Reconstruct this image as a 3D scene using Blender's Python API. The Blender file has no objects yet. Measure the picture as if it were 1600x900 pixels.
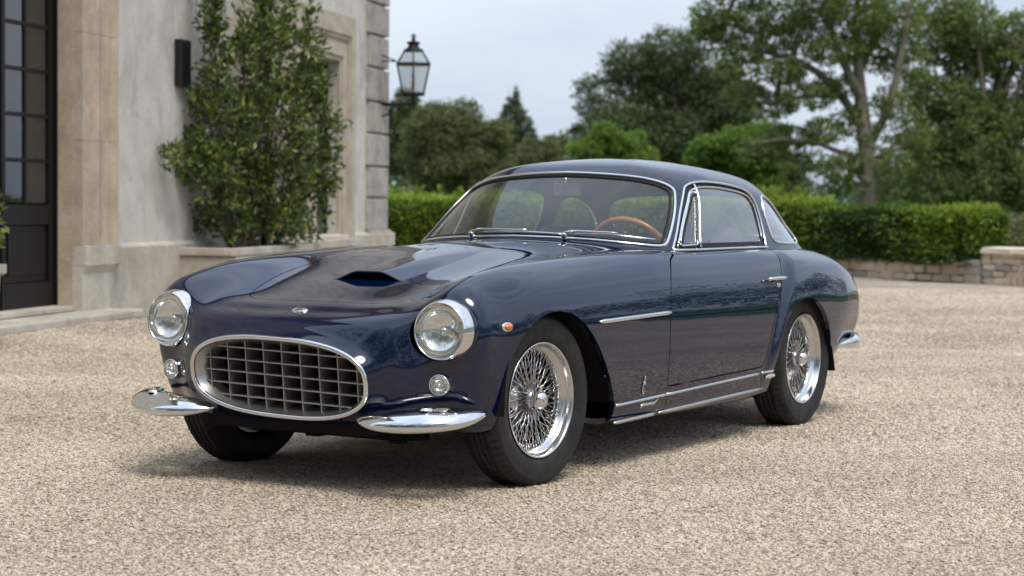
import bpy, bmesh, math, random
import numpy as np
from mathutils import Vector, Matrix
from mathutils.bvhtree import BVHTree
R_ = math.radians
random.seed(7); RNG = np.random.default_rng(7)
SC = bpy.context.scene
COL = SC.collection

# ------------------------------------------------------------------ camera
FPX = 3241.3                       # focal length in pixels of a 1600 px wide frame
YAW, PITCH, ROLL = -2.614906, 0.041569, 0.008478
CAM = np.array([6.85143, 4.58728, 1.07651])
cam_d = bpy.data.cameras.new('camera'); cam_o = bpy.data.objects.new('camera', cam_d); COL.objects.link(cam_o)
cam_d.sensor_width = 36.0; cam_d.lens = 36.0 * FPX / 1600.0
cam_d.clip_start = 0.1; cam_d.clip_end = 6000
_cy, _sy, _cp, _sp = math.cos(YAW), math.sin(YAW), math.cos(PITCH), math.sin(PITCH)
_f = Vector((_cy*_cp, _sy*_cp, -_sp)); _r = Vector((_sy, -_cy, 0)); _u = _r.cross(_f)
_r2 = _r*math.cos(ROLL) + _u*math.sin(ROLL); _u2 = -_r*math.sin(ROLL) + _u*math.cos(ROLL)
cam_o.matrix_world = Matrix(((_r2.x, _u2.x, -_f.x, CAM[0]), (_r2.y, _u2.y, -_f.y, CAM[1]), (_r2.z, _u2.z, -_f.z, CAM[2]), (0, 0, 0, 1)))
cam_d.dof.use_dof = True; cam_d.dof.focus_distance = 7.75; cam_d.dof.aperture_fstop = 4.0; cam_d.dof.aperture_blades = 9
SC.camera = cam_o
FWD = np.array([math.cos(YAW), math.sin(YAW)]); RGT = np.array([math.sin(YAW), -math.cos(YAW)])
def at(depth, px, z=0.0):
    """ground plan position: so many metres ahead of the camera, in the direction of column px of the frame"""
    p = CAM[:2] + FWD*depth + RGT*(px-800)/FPX*depth
    return Vector((p[0], p[1], z))

# ------------------------------------------------------------------ world (overcast sky) and sun
SUN_AZ = math.atan2(0.80, 0.60); SUN_EL = R_(60)
w = bpy.data.worlds.new("World"); SC.world = w; w.use_nodes = True
nt = w.node_tree; nt.nodes.clear()
def N(t, **k):
    n = nt.nodes.new(t)
    for a, b in k.items(): setattr(n, a, b)
    return n
out = N('ShaderNodeOutputWorld'); bg = N('ShaderNodeBackground')
sky = N('ShaderNodeTexSky', sky_type='NISHITA'); sky.sun_disc = False
sky.sun_elevation = SUN_EL; sky.sun_rotation = math.pi/2 - SUN_AZ; sky.dust_density = 3.0; sky.air_density = 1.2
tc = N('ShaderNodeTexCoord')
sep = N('ShaderNodeSeparateXYZ'); nt.links.new(tc.outputs['Generated'], sep.inputs[0])
mp = N('ShaderNodeMapping'); mp.inputs['Scale'].default_value = (1.0, 1.0, 3.4); mp.inputs['Location'].default_value = (0.3, 1.7, 0.0)
nt.links.new(tc.outputs['Generated'], mp.inputs[0])
no = N('ShaderNodeTexNoise'); no.inputs['Scale'].default_value = 2.2; no.inputs['Detail'].default_value = 7; no.inputs['Roughness'].default_value = 0.55
no.inputs['Distortion'].default_value = 0.6
nt.links.new(mp.outputs[0], no.inputs['Vector'])
cr = N('ShaderNodeValToRGB')
cr.color_ramp.elements[0].position = 0.36; cr.color_ramp.elements[0].color = (4.3, 5.2, 6.8, 1)
cr.color_ramp.elements[1].position = 0.66; cr.color_ramp.elements[1].color = (6.9, 7.5, 8.4, 1)
nt.links.new(no.outputs['Fac'], cr.inputs[0])
# an overcast sky is brighter overhead than at the horizon
mr = N('ShaderNodeMapRange'); mr.inputs['From Min'].default_value = 0.0; mr.inputs['From Max'].default_value = 1.0
mr.inputs['To Min'].default_value = 0.62; mr.inputs['To Max'].default_value = 1.12
nt.links.new(sep.outputs['Z'], mr.inputs['Value'])
mul = N('ShaderNodeVectorMath', operation='SCALE'); nt.links.new(cr.outputs[0], mul.inputs[0]); nt.links.new(mr.outputs[0], mul.inputs['Scale'])
mx = N('ShaderNodeMix', data_type='RGBA'); cf = N('ShaderNodeMapRange'); cf.inputs['From Min'].default_value = 0.1; cf.inputs['From Max'].default_value = 0.95
cf.inputs['To Min'].default_value = 0.90; cf.inputs['To Max'].default_value = 0.80       # the cloud is thinner overhead
nt.links.new(sep.outputs['Z'], cf.inputs['Value']); nt.links.new(cf.outputs[0], mx.inputs[0])
nt.links.new(sky.outputs[0], mx.inputs[6]); nt.links.new(mul.outputs[0], mx.inputs[7])
nt.links.new(mx.outputs[2], bg.inputs[0]); bg.inputs[1].default_value = 0.10
nt.links.new(bg.outputs[0], out.inputs[0])
sun_d = bpy.data.lights.new('sun', 'SUN'); sun_d.energy = 1.25; sun_d.angle = R_(24); sun_d.color = (1.0, 0.95, 0.87)
sun_o = bpy.data.objects.new('sun', sun_d); COL.objects.link(sun_o)
_sd = Vector((math.cos(SUN_AZ)*math.cos(SUN_EL), math.sin(SUN_AZ)*math.cos(SUN_EL), math.sin(SUN_EL)))
sun_o.rotation_euler = _sd.to_track_quat('Z', 'Y').to_euler(); sun_o.location = (0, 0, 30)
SC.view_settings.view_transform = 'Standard'; SC.view_settings.look = 'None'
SC.view_settings.exposure = 0.90; SC.view_settings.gamma = 1.0
SC.cycles.use_denoising = True
SC.cycles.max_bounces = 12; SC.cycles.transparent_max_bounces = 24; SC.cycles.glossy_bounces = 5
SC.cycles.sample_clamp_indirect = 8.0

# ------------------------------------------------------------------ helpers
def empty(name, loc=(0, 0, 0), parent=None):
    o = bpy.data.objects.new(name, None); COL.objects.link(o); o.location = loc
    if parent: o.parent = parent
    return o
def tag(o, label=None, cat=None, group=None, kind=None):
    if label: o['label'] = label
    if cat: o['category'] = cat
    if group: o['group'] = group
    if kind: o['kind'] = kind
    return o
def link(name, me, mat=None, parent=None):
    o = bpy.data.objects.new(name, me); COL.objects.link(o)
    if mat is not None and len(me.materials) == 0: me.materials.append(mat)
    if parent is not None: o.parent = parent
    return o
def mesh_np(name, V, T, mat=None, parent=None, normals=None, smooth=True):
    V = np.asarray(V, float); T = np.asarray(T, int)
    me = bpy.data.meshes.new(name); k = T.shape[1]
    me.vertices.add(len(V)); me.vertices.foreach_set('co', V.astype(np.float32).ravel())
    me.loops.add(T.size); me.loops.foreach_set('vertex_index', T.astype(np.int32).ravel())
    me.polygons.add(len(T)); me.polygons.foreach_set('loop_start', np.arange(0, T.size, k, dtype=np.int32))
    me.polygons.foreach_set('use_smooth', np.full(len(T), bool(smooth)))
    me.update(calc_edges=True)
    if normals is not None: me.normals_split_custom_set_from_vertices(np.asarray(normals, float).tolist())
    return link(name, me, mat, parent)
def mesh_pd(name, V, F, mat=None, parent=None, smooth=False):
    me = bpy.data.meshes.new(name); me.from_pydata([tuple(v) for v in V], [], F)
    if smooth: me.polygons.foreach_set('use_smooth', [True]*len(F))
    me.update(); return link(name, me, mat, parent)
class MB:
    """collects simple shapes into one mesh"""
    def __init__(s): s.V = []; s.F = []; s.sm = []
    def add(s, V, F, smooth=False):
        b = len(s.V); s.V += [tuple(v) for v in V]; s.F += [tuple(i+b for i in f) for f in F]; s.sm += [smooth]*len(F)
    def box(s, c, size, rot=0.0, M=None):
        hx, hy, hz = size[0]/2, size[1]/2, size[2]/2
        vs = [Vector((x*hx, y*hy, z*hz)) for x in (-1, 1) for y in (-1, 1) for z in (-1, 1)]
        m = Matrix.Rotation(rot, 3, 'Z') if M is None else M
        c = Vector(c)
        s.add([m @ v + c for v in vs], [(0, 1, 3, 2), (4, 6, 7, 5), (0, 4, 5, 1), (2, 3, 7, 6), (0, 2, 6, 4), (1, 5, 7, 3)])
    def tube(s, pts, r, n=8, closed=False, cap=True, flat=1.0):
        V, F = tube_vf(pts, r, n, closed, cap, flat); s.add(V, F, True)
    def lathe(s, prof, n=32, M=None):
        V, F = lathe_vf(prof, n, M); s.add(V, F, True)
    def build(s, name, mat=None, parent=None, bevel=0.0):
        me = bpy.data.meshes.new(name); me.from_pydata(s.V, [], s.F); me.polygons.foreach_set('use_smooth', s.sm)
        if bevel > 0:
            bm = bmesh.new(); bm.from_mesh(me)
            bmesh.ops.bevel(bm, geom=[e for e in bm.edges if len(e.link_faces) == 2 and e.calc_face_angle(0) > 0.6], offset=bevel, segments=2, profile=0.6, affect='EDGES')
            bm.to_mesh(me); bm.free()
        me.update(); return link(name, me, mat, parent)
def tube_vf(pts, r, n=8, closed=False, cap=True, flat=1.0):
    P = [Vector(p) for p in pts]; m = len(P); V = []; F = []
    rr = r if isinstance(r, (list, tuple, np.ndarray)) else [r]*m
    up = None
    for i in range(m):
        a = P[(i-1) % m] if (closed or i > 0) else P[i]; b = P[(i+1) % m] if (closed or i < m-1) else P[i]
        t = (b-a).normalized()
        if up is None:
            up = Vector((0, 0, 1)) if abs(t.z) < .9 else Vector((0, 1, 0))
        sd = t.cross(up).normalized(); up = sd.cross(t).normalized()
        for k in range(n):
            an = 2*math.pi*k/n
            V.append(P[i] + sd*math.cos(an)*rr[i] + up*math.sin(an)*rr[i]*flat)
    q = m if closed else m-1
    for i in range(q):
        for k in range(n):
            a = i*n+k; b = i*n+(k+1) % n; c = ((i+1) % m)*n+(k+1) % n; d = ((i+1) % m)*n+k
            F.append((a, d, c, b))
    if cap and not closed:
        F.append(tuple(range(n))); F.append(tuple((m-1)*n+k for k in reversed(range(n))))
    return V, F
def lathe_vf(prof, n=32, M=None):
    """profile of (radius, height) turned about local Z"""
    M = M or Matrix.Identity(4); V = []; F = []
    for r, h in prof:
        for k in range(n):
            a = 2*math.pi*k/n; V.append(M @ Vector((r*math.cos(a), r*math.sin(a), h)))
    for i in range(len(prof)-1):
        for k in range(n):
            F.append((i*n+k, i*n+(k+1) % n, (i+1)*n+(k+1) % n, (i+1)*n+k))
    return V, F
def spline(P, t, q):
    """natural cubic spline through P at knots t (axis 0), sampled at q"""
    P = np.asarray(P, float); n = len(t); h = np.diff(t); A = np.zeros((n, n)); sh = (n,)+(1,)*(P.ndim-1)
    A[0, 0] = A[-1, -1] = 1; rhs = np.zeros_like(P); hs = h.reshape((-1,)+(1,)*(P.ndim-1))
    for i in range(1, n-1):
        A[i, i-1] = h[i-1]; A[i, i] = 2*(h[i-1]+h[i]); A[i, i+1] = h[i]
    rhs[1:-1] = 6*((P[2:]-P[1:-1])/hs[1:] - (P[1:-1]-P[:-2])/hs[:-1])
    M2 = np.linalg.solve(A, rhs.reshape(n, -1)).reshape(P.shape)
    k = np.clip(np.searchsorted(t, q)-1, 0, n-2); e = (-1,)+(1,)*(P.ndim-1)
    a = ((t[k+1]-q)/h[k]).reshape(e); b = ((q-t[k])/h[k]).reshape(e); hk = h[k].reshape(e)
    return a*P[k]+b*P[k+1]+((a**3-a)*M2[k]+(b**3-b)*M2[k+1])*hk**2/6
def knots(P, al=0.75):
    d = np.linalg.norm(np.diff(P, axis=0), axis=-1)
    d = d.mean(axis=1) if d.ndim > 1 else d
    return np.r_[0, np.cumsum(np.maximum(d, 1e-3)**al)]
def dense(t, P, step):
    d = np.linalg.norm(np.diff(P, axis=0), axis=-1); d = d.max(axis=1) if d.ndim > 1 else d
    q = [np.linspace(t[i], t[i+1], max(2, int(math.ceil(d[i]/step)))+1)[:-1] for i in range(len(d))]
    return np.r_[np.concatenate(q), t[-1]]
def grid_normals(S):
    du = np.gradient(S, axis=0); dv = np.gradient(S, axis=1); n = np.cross(du, dv)
    return n/np.maximum(np.linalg.norm(n, axis=-1, keepdims=True), 1e-12)
def grid_tris(m, n):
    i, j = np.meshgrid(np.arange(m-1), np.arange(n-1), indexing='ij'); a = (i*n+j).ravel()
    return np.r_[np.c_[a, a+n, a+n+1], np.c_[a, a+n+1, a+1]]
def curve(pts, n=80, closed=False):
    P = np.asarray(pts, float)
    if closed:
        m = len(P); Q = np.r_[P[-3:], P, P[:4]]; t = knots(Q, .6); q = np.linspace(t[3], t[3+m], n, endpoint=False); return spline(Q, t, q)
    t = knots(P, .6); return spline(P, t, np.linspace(0, t[-1], n))
def sdf(poly, x, y):
    """signed distance to a closed polygon, positive inside"""
    P = np.asarray(poly, float); Q = np.roll(P, -1, axis=0); d = np.full(x.shape, 1e9); ins = np.zeros(x.shape, bool)
    for (ax, ay), (bx, by) in zip(P, Q):
        ex, ey = bx-ax, by-ay; L = ex*ex+ey*ey+1e-15
        t = np.clip(((x-ax)*ex+(y-ay)*ey)/L, 0, 1); d = np.minimum(d, (x-ax-t*ex)**2+(y-ay-t*ey)**2)
        c = (ay > y) != (by > y); ins ^= c & (x < (bx-ax)*(y-ay)/(by-ay+1e-15)+ax)
    return np.where(ins, 1, -1)*np.sqrt(d)
def clip(M, g):
    """keep the part of a triangle mesh (V, N, T, cut) where g >= 0; vertices made by the cut are flagged"""
    V, Nn, T, C = M; s = g >= 0; c = s[T].sum(1); keep = T[c == 3]; mixed = T[(c == 1) | (c == 2)]
    nv = []; nn = []; cache = {}; base = len(V); new = []
    def mid(i, j):
        k = (i, j) if i < j else (j, i); r = cache.get(k)
        if r is None:
            t = g[i]/(g[i]-g[j]); nv.append(V[i]+(V[j]-V[i])*t); q = Nn[i]+(Nn[j]-Nn[i])*t; nn.append(q/(np.linalg.norm(q)+1e-12)); r = base+len(nv)-1; cache[k] = r
        return r
    for tri in mixed:
        a, b, d = (int(x) for x in tri)
        ins = [bool(s[a]), bool(s[b]), bool(s[d])]
        while not (ins[0] and (not ins[2])):
            a, b, d = b, d, a; ins = ins[1:]+ins[:1]
        if ins[1]:
            p = mid(b, d); q = mid(a, d); new += [(a, b, p), (a, p, q)]
        else:
            p = mid(a, b); q = mid(a, d); new.append((a, p, q))
    V2 = np.r_[V, np.array(nv).reshape(-1, 3)]; N2 = np.r_[Nn, np.array(nn).reshape(-1, 3)]
    C2 = np.r_[C, np.ones(len(nv), bool)]
    T2 = np.r_[keep, np.array(new, int).reshape(-1, 3)]
    used = np.unique(T2); re = -np.ones(len(V2), int); re[used] = np.arange(len(used))
    return V2[used], N2[used], re[T2], C2[used]
def flange(M, depth):
    """fold a narrow edge inwards along every cut edge, so a panel has thickness"""
    V, Nn, T, C = M
    E = np.r_[T[:, [0, 1]], T[:, [1, 2]], T[:, [2, 0]]]; key = np.sort(E, axis=1)
    u, inv, cnt = np.unique(key, axis=0, return_inverse=True, return_counts=True); inv = inv.ravel()
    b = E[cnt[inv] == 1]; b = b[C[b[:, 0]] & C[b[:, 1]]]
    if not len(b): return M
    ids = np.unique(b); base = len(V); mp1 = {int(k): base+i for i, k in enumerate(ids)}; m = len(ids); mp2 = {int(k): base+m+i for i, k in enumerate(ids)}
    tn = np.zeros((len(V), 3))
    for i, j in b:
        e = V[j]-V[i]; q = np.cross(e, Nn[i]+Nn[j]); q /= np.linalg.norm(q)+1e-12; tn[i] += q; tn[j] += q
    tn = tn[ids]; tn /= np.linalg.norm(tn, axis=1, keepdims=True)+1e-12
    V2 = np.r_[V, V[ids], V[ids]-Nn[ids]*depth]; N2 = np.r_[Nn, tn, tn]
    q = [(mp1[int(j)], mp1[int(i)], mp2[int(i)]) for i, j in b]+[(mp1[int(j)], mp2[int(i)], mp2[int(j)]) for i, j in b]
    return V2, N2, np.r_[T, np.array(q, int)], np.r_[C, np.zeros(2*m, bool)]
def surf_obj(name, M, mat, parent, depth=0.0):
    if depth > 0: M = flange(M, depth)
    return mesh_np(name, M[0], M[2], mat, parent, normals=M[1])
def smooth(t): t = np.clip(t, 0, 1); return t*t*(3-2*t)
# ------------------------------------------------------------------ materials
def mat(name, col=(.5, .5, .5), rough=.5, metal=0.0, spec=.5, **k):
    m = bpy.data.materials.new(name); m.use_nodes = True; b = m.node_tree.nodes['Principled BSDF']
    b.inputs['Base Color'].default_value = (*col, 1); b.inputs['Roughness'].default_value = rough
    b.inputs['Metallic'].default_value = metal; b.inputs['Specular IOR Level'].default_value = spec
    for a, v in k.items(): b.inputs[a.replace('_', ' ')].default_value = v
    return m
class NT:
    def __init__(s, m): s.t = m.node_tree; s.b = s.t.nodes['Principled BSDF']
    def n(s, t, inputs=None, **k):
        x = s.t.nodes.new(t)
        for a, v in k.items(): setattr(x, a, v)
        for a, v in (inputs or {}).items():
            if hasattr(v, 'is_linked'): s.t.links.new(v, x.inputs[a])
            else: x.inputs[a].default_value = v
        return x
    def l(s, a, b): s.t.links.new(a, b)
    def pos(s): return s.n('ShaderNodeNewGeometry').outputs['Position']
    def noise(s, vec, scale, detail=4, rough=.55, dist=0.0):
        return s.n('ShaderNodeTexNoise', {'Vector': vec, 'Scale': scale, 'Detail': detail, 'Roughness': rough, 'Distortion': dist}).outputs['Fac']
    def ramp(s, fac, stops, interp='LINEAR'):
        r = s.n('ShaderNodeValToRGB', {'Fac': fac}); e = r.color_ramp.elements; r.color_ramp.interpolation = interp
        for i, (p, c) in enumerate(stops):
            x = e[i] if i < len(e) else e.new(p)
            x.position = p; x.color = (*c, 1) if not isinstance(c, (int, float)) else (c, c, c, 1)
        return r.outputs['Color']
    def mix(s, f, a, b, mode='MIX'):
        return s.n('ShaderNodeMix', {0: f, 6: a if hasattr(a, 'is_linked') else (*a, 1), 7: b if hasattr(b, 'is_linked') else (*b, 1)}, data_type='RGBA', blend_type=mode).outputs[2]
    def scale(s, vec, sc): return s.n('ShaderNodeMapping', {'Vector': vec, 'Scale': sc}).outputs[0]
    def math(s, op, a, b=0.0): return s.n('ShaderNodeMath', {0: a, 1: b}, operation=op).outputs[0]
    def bump(s, h, strength=.3, dist=.01):
        s.l(s.n('ShaderNodeBump', {'Height': h, 'Strength': strength, 'Distance': dist}).outputs[0], s.b.inputs['Normal'])

M = {}
M['paint'] = mat('navy_paint', (.0045, .0095, .036), .40, .0, .0, Coat_Weight=1.0, Coat_Roughness=.0, Coat_IOR=1.68)
def _paint():
    t = NT(M['paint']); p = t.pos()
    t.l(t.ramp(t.noise(p, 900, 1), [(.3, (.0008, .0044, .023)), (.75, (.0014, .0070, .035))]), t.b.inputs['Base Color'])
    # the faint unevenness of hand-beaten panels
    h = t.noise(p, 5.0, 2); bn = t.n('ShaderNodeBump', {'Height': h, 'Strength': .03, 'Distance': .02})
    t.l(bn.outputs[0], t.b.inputs['Coat Normal'])
_paint()
M['chrome'] = mat('chrome', (.78, .78, .77), .055, 1.0)
def _chrome():
    t = NT(M['chrome']); t.l(t.ramp(t.noise(t.pos(), 60, 5), [(.35, .03), (.75, .10)]), t.b.inputs['Roughness'])
_chrome()
M['satin'] = mat('satin_metal', (.55, .54, .52), .36, 1.0)
M['rim'] = mat('rim_chrome', (.68, .67, .65), .16, 1.0)
M['slat'] = mat('grille_slat_metal', (.36, .35, .335), .42, .6)
M['spoke'] = mat('spoke_metal', (.66, .65, .64), .22, 1.0)
M['alu'] = mat('aluminium', (.62, .61, .58), .30, 1.0)
M['rubber'] = mat('tyre_rubber', (.018, .0175, .017), .62, 0, .35)
def _rub():
    t = NT(M['rubber']); p = t.pos()
    t.l(t.ramp(t.noise(p, 9, 5), [(.35, (.013, .013, .013)), (.7, (.030, .028, .025))]), t.b.inputs['Base Color'])
    t.l(t.ramp(t.noise(p, 30, 4), [(.3, .5), (.7, .75)]), t.b.inputs['Roughness']); t.bump(t.noise(p, 350, 3), .12, .002)
_rub()
M['black'] = mat('black_underside', (.008, .008, .008), .8, 0, .2)
M['dark'] = mat('dark_trim', (.015, .015, .016), .5, 0, .3)
M['seal'] = mat('black_rubber_seal', (.01, .01, .01), .55, 0, .3)
M['leather'] = mat('grey_leather', (.12, .125, .14), .5, 0, .4)
def _lea():
    t = NT(M['leather']); p = t.pos(); t.bump(t.n('ShaderNodeTexVoronoi', {'Vector': p, 'Scale': 260}).outputs['Distance'], .15, .002)
    t.l(t.ramp(t.noise(p, 8, 4), [(.3, (.10, .105, .12)), (.7, (.16, .165, .18))]), t.b.inputs['Base Color'])
_lea()
M['headliner'] = mat('grey_headlining', (.17, .17, .175), .9, 0, .1)
M['wood'] = mat('steering_wheel_wood', (.22, .07, .025), .25, 0, .5, Coat_Weight=.6, Coat_Roughness=.08)
def _wood():
    t = NT(M['wood']); t.l(t.ramp(t.noise(t.scale(t.pos(), (14, 90, 14)), 2, 5, .6, .6), [(.3, (.34, .11, .03)), (.65, (.62, .25, .08))]), t.b.inputs['Base Color'])
_wood()
M['amber'] = mat('amber_lens', (.75, .16, .015), .12, 0, .5, Coat_Weight=1.0)
def glass_mat(name, tint, refl_rough=0.0, ior=1.52, haze=0.0, hazecol=(.6, .64, .66), gain=1.7):
    """thin pane: mirror by Fresnel over clear, tinted transparency, with an optional pale haze painted in for reflected light"""
    m = bpy.data.materials.new(name); m.use_nodes = True; t = m.node_tree; t.nodes.clear()
    o = t.nodes.new('ShaderNodeOutputMaterial'); mx = t.nodes.new('ShaderNodeMixShader')
    # Schlick reflectance, the same from both sides of the sheet
    ge = t.nodes.new('ShaderNodeNewGeometry'); dt = t.nodes.new('ShaderNodeVectorMath'); dt.operation = 'DOT_PRODUCT'; t.links.new(ge.outputs['Normal'], dt.inputs[0]); t.links.new(ge.outputs['Incoming'], dt.inputs[1])
    ab = t.nodes.new('ShaderNodeMath'); ab.operation = 'ABSOLUTE'; t.links.new(dt.outputs['Value'], ab.inputs[0]); om = t.nodes.new('ShaderNodeMath'); om.operation = 'SUBTRACT'; om.inputs[0].default_value = 1.0; om.use_clamp = True; t.links.new(ab.outputs[0], om.inputs[1])
    pw = t.nodes.new('ShaderNodeMath'); pw.operation = 'POWER'; pw.inputs[1].default_value = 5.0; t.links.new(om.outputs[0], pw.inputs[0]); fr = t.nodes.new('ShaderNodeMath'); fr.operation = 'MULTIPLY_ADD'; fr.inputs[1].default_value = .957; fr.inputs[2].default_value = .043; t.links.new(pw.outputs[0], fr.inputs[0])
    tr = t.nodes.new('ShaderNodeBsdfTransparent'); tr.inputs[0].default_value = (*tint, 1)
    gl = t.nodes.new('ShaderNodeBsdfGlossy'); gl.inputs['Roughness'].default_value = refl_rough
    mm = t.nodes.new('ShaderNodeMath'); mm.operation = 'MULTIPLY'; mm.inputs[1].default_value = gain; mm.use_clamp = True
    t.links.new(fr.outputs[0], mm.inputs[0]); t.links.new(mm.outputs[0], mx.inputs[0]); t.links.new(gl.outputs[0], mx.inputs[2])
    if haze > 0:
        m2 = t.nodes.new('ShaderNodeMixShader'); m2.inputs[0].default_value = haze; df = t.nodes.new('ShaderNodeBsdfDiffuse'); df.inputs[0].default_value = (*hazecol, 1)
        t.links.new(tr.outputs[0], m2.inputs[1]); t.links.new(df.outputs[0], m2.inputs[2]); t.links.new(m2.outputs[0], mx.inputs[1])
    else: t.links.new(tr.outputs[0], mx.inputs[1])
    t.links.new(mx.outputs[0], o.inputs[0]); return m
M['carglass'] = glass_mat('car_glass', (.91, .945, .925), 0.0, 1.5, .03)
M['sideglass'] = glass_mat('side_window_glass', (.86, .91, .89), 0.0, 1.5, .09, (.66, .70, .72), 2.7)  # stronger pale haze stands in for the sky mirrored in the side windows
M['lampglass'] = glass_mat('lamp_glass', (.93, .94, .92), 0.02, 1.5, .05, (.8, .8, .78))  # haze lightens the lens in place of reflected sky
M['reflector'] = mat('lamp_reflector', (.93, .92, .90), .07, 1.0)
# ------------------------------------------------------------------ materials of the place
def lin(r, g, b): return tuple(((c/255+.055)/1.055)**2.4 if c > 10 else c/3294 for c in (r, g, b))
def stone_mat(name, c1, c2, c3, sc=3.0, streak=True, rough=.85, bumpd=.012, stain=.5):
    m = mat(name, c1, rough, 0, .25); t = NT(m); p = t.n('ShaderNodeTexCoord').outputs['Object']
    a = t.ramp(t.noise(p, sc, 8, .62, .4), [(.28, c2), (.52, c1), (.75, c3)])
    fine = t.ramp(t.noise(p, 55, 6, .7), [(.3, .78), (.7, 1.08)])
    col = t.mix(1.0, a, fine, 'MULTIPLY')
    if streak:       # rain streaks and lichen, running down the face
        st = t.noise(t.scale(p, (1.7, 1.7, .85)), 1.5, 9, .72, .7)
        col = t.mix(t.math('MULTIPLY', t.ramp(st, [(.48, 0.0), (.72, 1.0)]), stain), col, t.mix(1.0, col, (.42, .41, .39), 'MULTIPLY'))
        sp = t.noise(p, 7, 7, .7); col = t.mix(t.math('MULTIPLY', t.ramp(sp, [(.58, 0.0), (.70, 1.0)]), stain*.6), col, (.13, .125, .11))
    t.l(col, t.b.inputs['Base Color'])
    h = t.n('ShaderNodeMath', {0: t.noise(p, 38, 7, .7), 1: t.noise(p, 5, 4)}, operation='ADD').outputs[0]
    t.bump(h, .35, bumpd); return m
M['render'] = stone_mat('weathered_render', (.62, .582, .52), (.46, .425, .37), (.70, .665, .60), 1.2, True, .9, .008, .62)
M['tan'] = stone_mat('tan_limestone', (.50, .405, .30), (.41, .325, .235), (.60, .505, .395), 4, True, .85, .008, .28)
M['plinth'] = stone_mat('pale_limestone', (.54, .49, .415), (.40, .35, .28), (.62, .575, .505), 3, True, .88, .010, .45)
M['quoin'] = stone_mat('grey_limestone', (.43, .40, .355), (.30, .28, .25), (.53, .50, .445), 5, True, .9, .014, .6)
M['winstone'] = stone_mat('cream_limestone', (.50, .44, .355), (.40, .34, .26), (.58, .52, .43), 4, True, .85, .008, .22)
M['doorpaint'] = mat('black_door_paint', (.007, .007, .0075), .42, 0, .18)
M['iron'] = mat('wrought_iron', (.018, .018, .019), .5, .3, .4)
M['copper'] = mat('lantern_bronze', (.022, .020, .019), .5, .4, .4)
M['winglass'] = mat('house_window_glass', (.015, .018, .02), .02, 0, .9)
def _wg():
    t = NT(M['winglass']); t.bump(t.noise(t.n('ShaderNodeTexCoord').outputs['Object'], 3.5, 2), .06, .02)
_wg()
M['lanternglass'] = glass_mat('lantern_glass', (.80, .83, .82), .03, 1.5, .18, (.62, .66, .68))

# ------------------------------------------------------------------ the house: local x runs towards the camera along the wall, y out of the wall
house = tag(empty('house', (-7.489, -7.521, 0)), 'old limestone house with a tall black glazed door, stone window surrounds and corner quoins', 'house')
house.rotation_euler = (0, 0, math.atan2(.3093, .951))
HM = Matrix.Translation((-7.489, -7.521, 0)) @ Matrix.Rotation(math.atan2(.3093, .951), 4, 'Z')
def HW(s, o, z): return HM @ Vector((-s, o, z))
def hbox(b, s0, s1, o0, o1, z0, z1): b.box((-(s0+s1)/2, (o0+o1)/2, (z0+z1)/2), (abs(s1-s0), abs(o1-o0), abs(z1-z0)))
DS0, DS1, DZ1 = -3.55, -1.571, 3.75
b = MB()
for a in ((-11, DS0, 0, 8), (DS0, DS1, DZ1, 8), (DS1, 2.76, 0, 8), (2.76, 3.72, 0, .63), (2.76, 3.72, 2.93, 8), (3.72, 4.90, 0, 8), (4.90, 5.786, 0, .63), (4.90, 5.786, 2.69, 8), (5.786, 7.76, 0, 8)):
    hbox(b, a[0], a[1], -.5, 0, a[2], a[3])
hbox(b, 7.2, 7.76, -8, -.5, 0, 8); hbox(b, -11, 7.2, -8, -7.6, 0, 8); hbox(b, -11, -10.5, -7.6, -.5, 0, 8)
b.build('wall', M['render'], house)
b = MB(); hbox(b, -11.4, 8.15, -8.4, .45, 8.0, 8.35); hbox(b, -11.2, 7.95, -8.2, .25, 7.85, 7.998); b.build('cornice', M['tan'], house, .03)
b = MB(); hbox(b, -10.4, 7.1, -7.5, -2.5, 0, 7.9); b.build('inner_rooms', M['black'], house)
# plinth course with its weathered top edge
def profile_run(name, prof, s0, s1, m, parent=None):
    """extrude an (outward, height) profile along the wall"""
    V = []; n = len(prof)
    for s in (s0, s1): V += [(-s, o, z) for o, z in prof]
    F = [(i, (i+1) % n, n+(i+1) % n, n+i) for i in range(n)]+[tuple(range(n)), tuple(reversed(range(n, 2*n)))]
    return mesh_pd(name, V, F, m, parent or house)
PL = [(-.05, -.1), (.062, -.1), (.062, .655), (.052, .672), (.020, .688), (-.05, .690)]
profile_run('plinth', PL, DS1-.0+.66, 6.93, M['plinth'])
profile_run('plinth', PL, -11.0, -4.25, M['plinth'])
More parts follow.
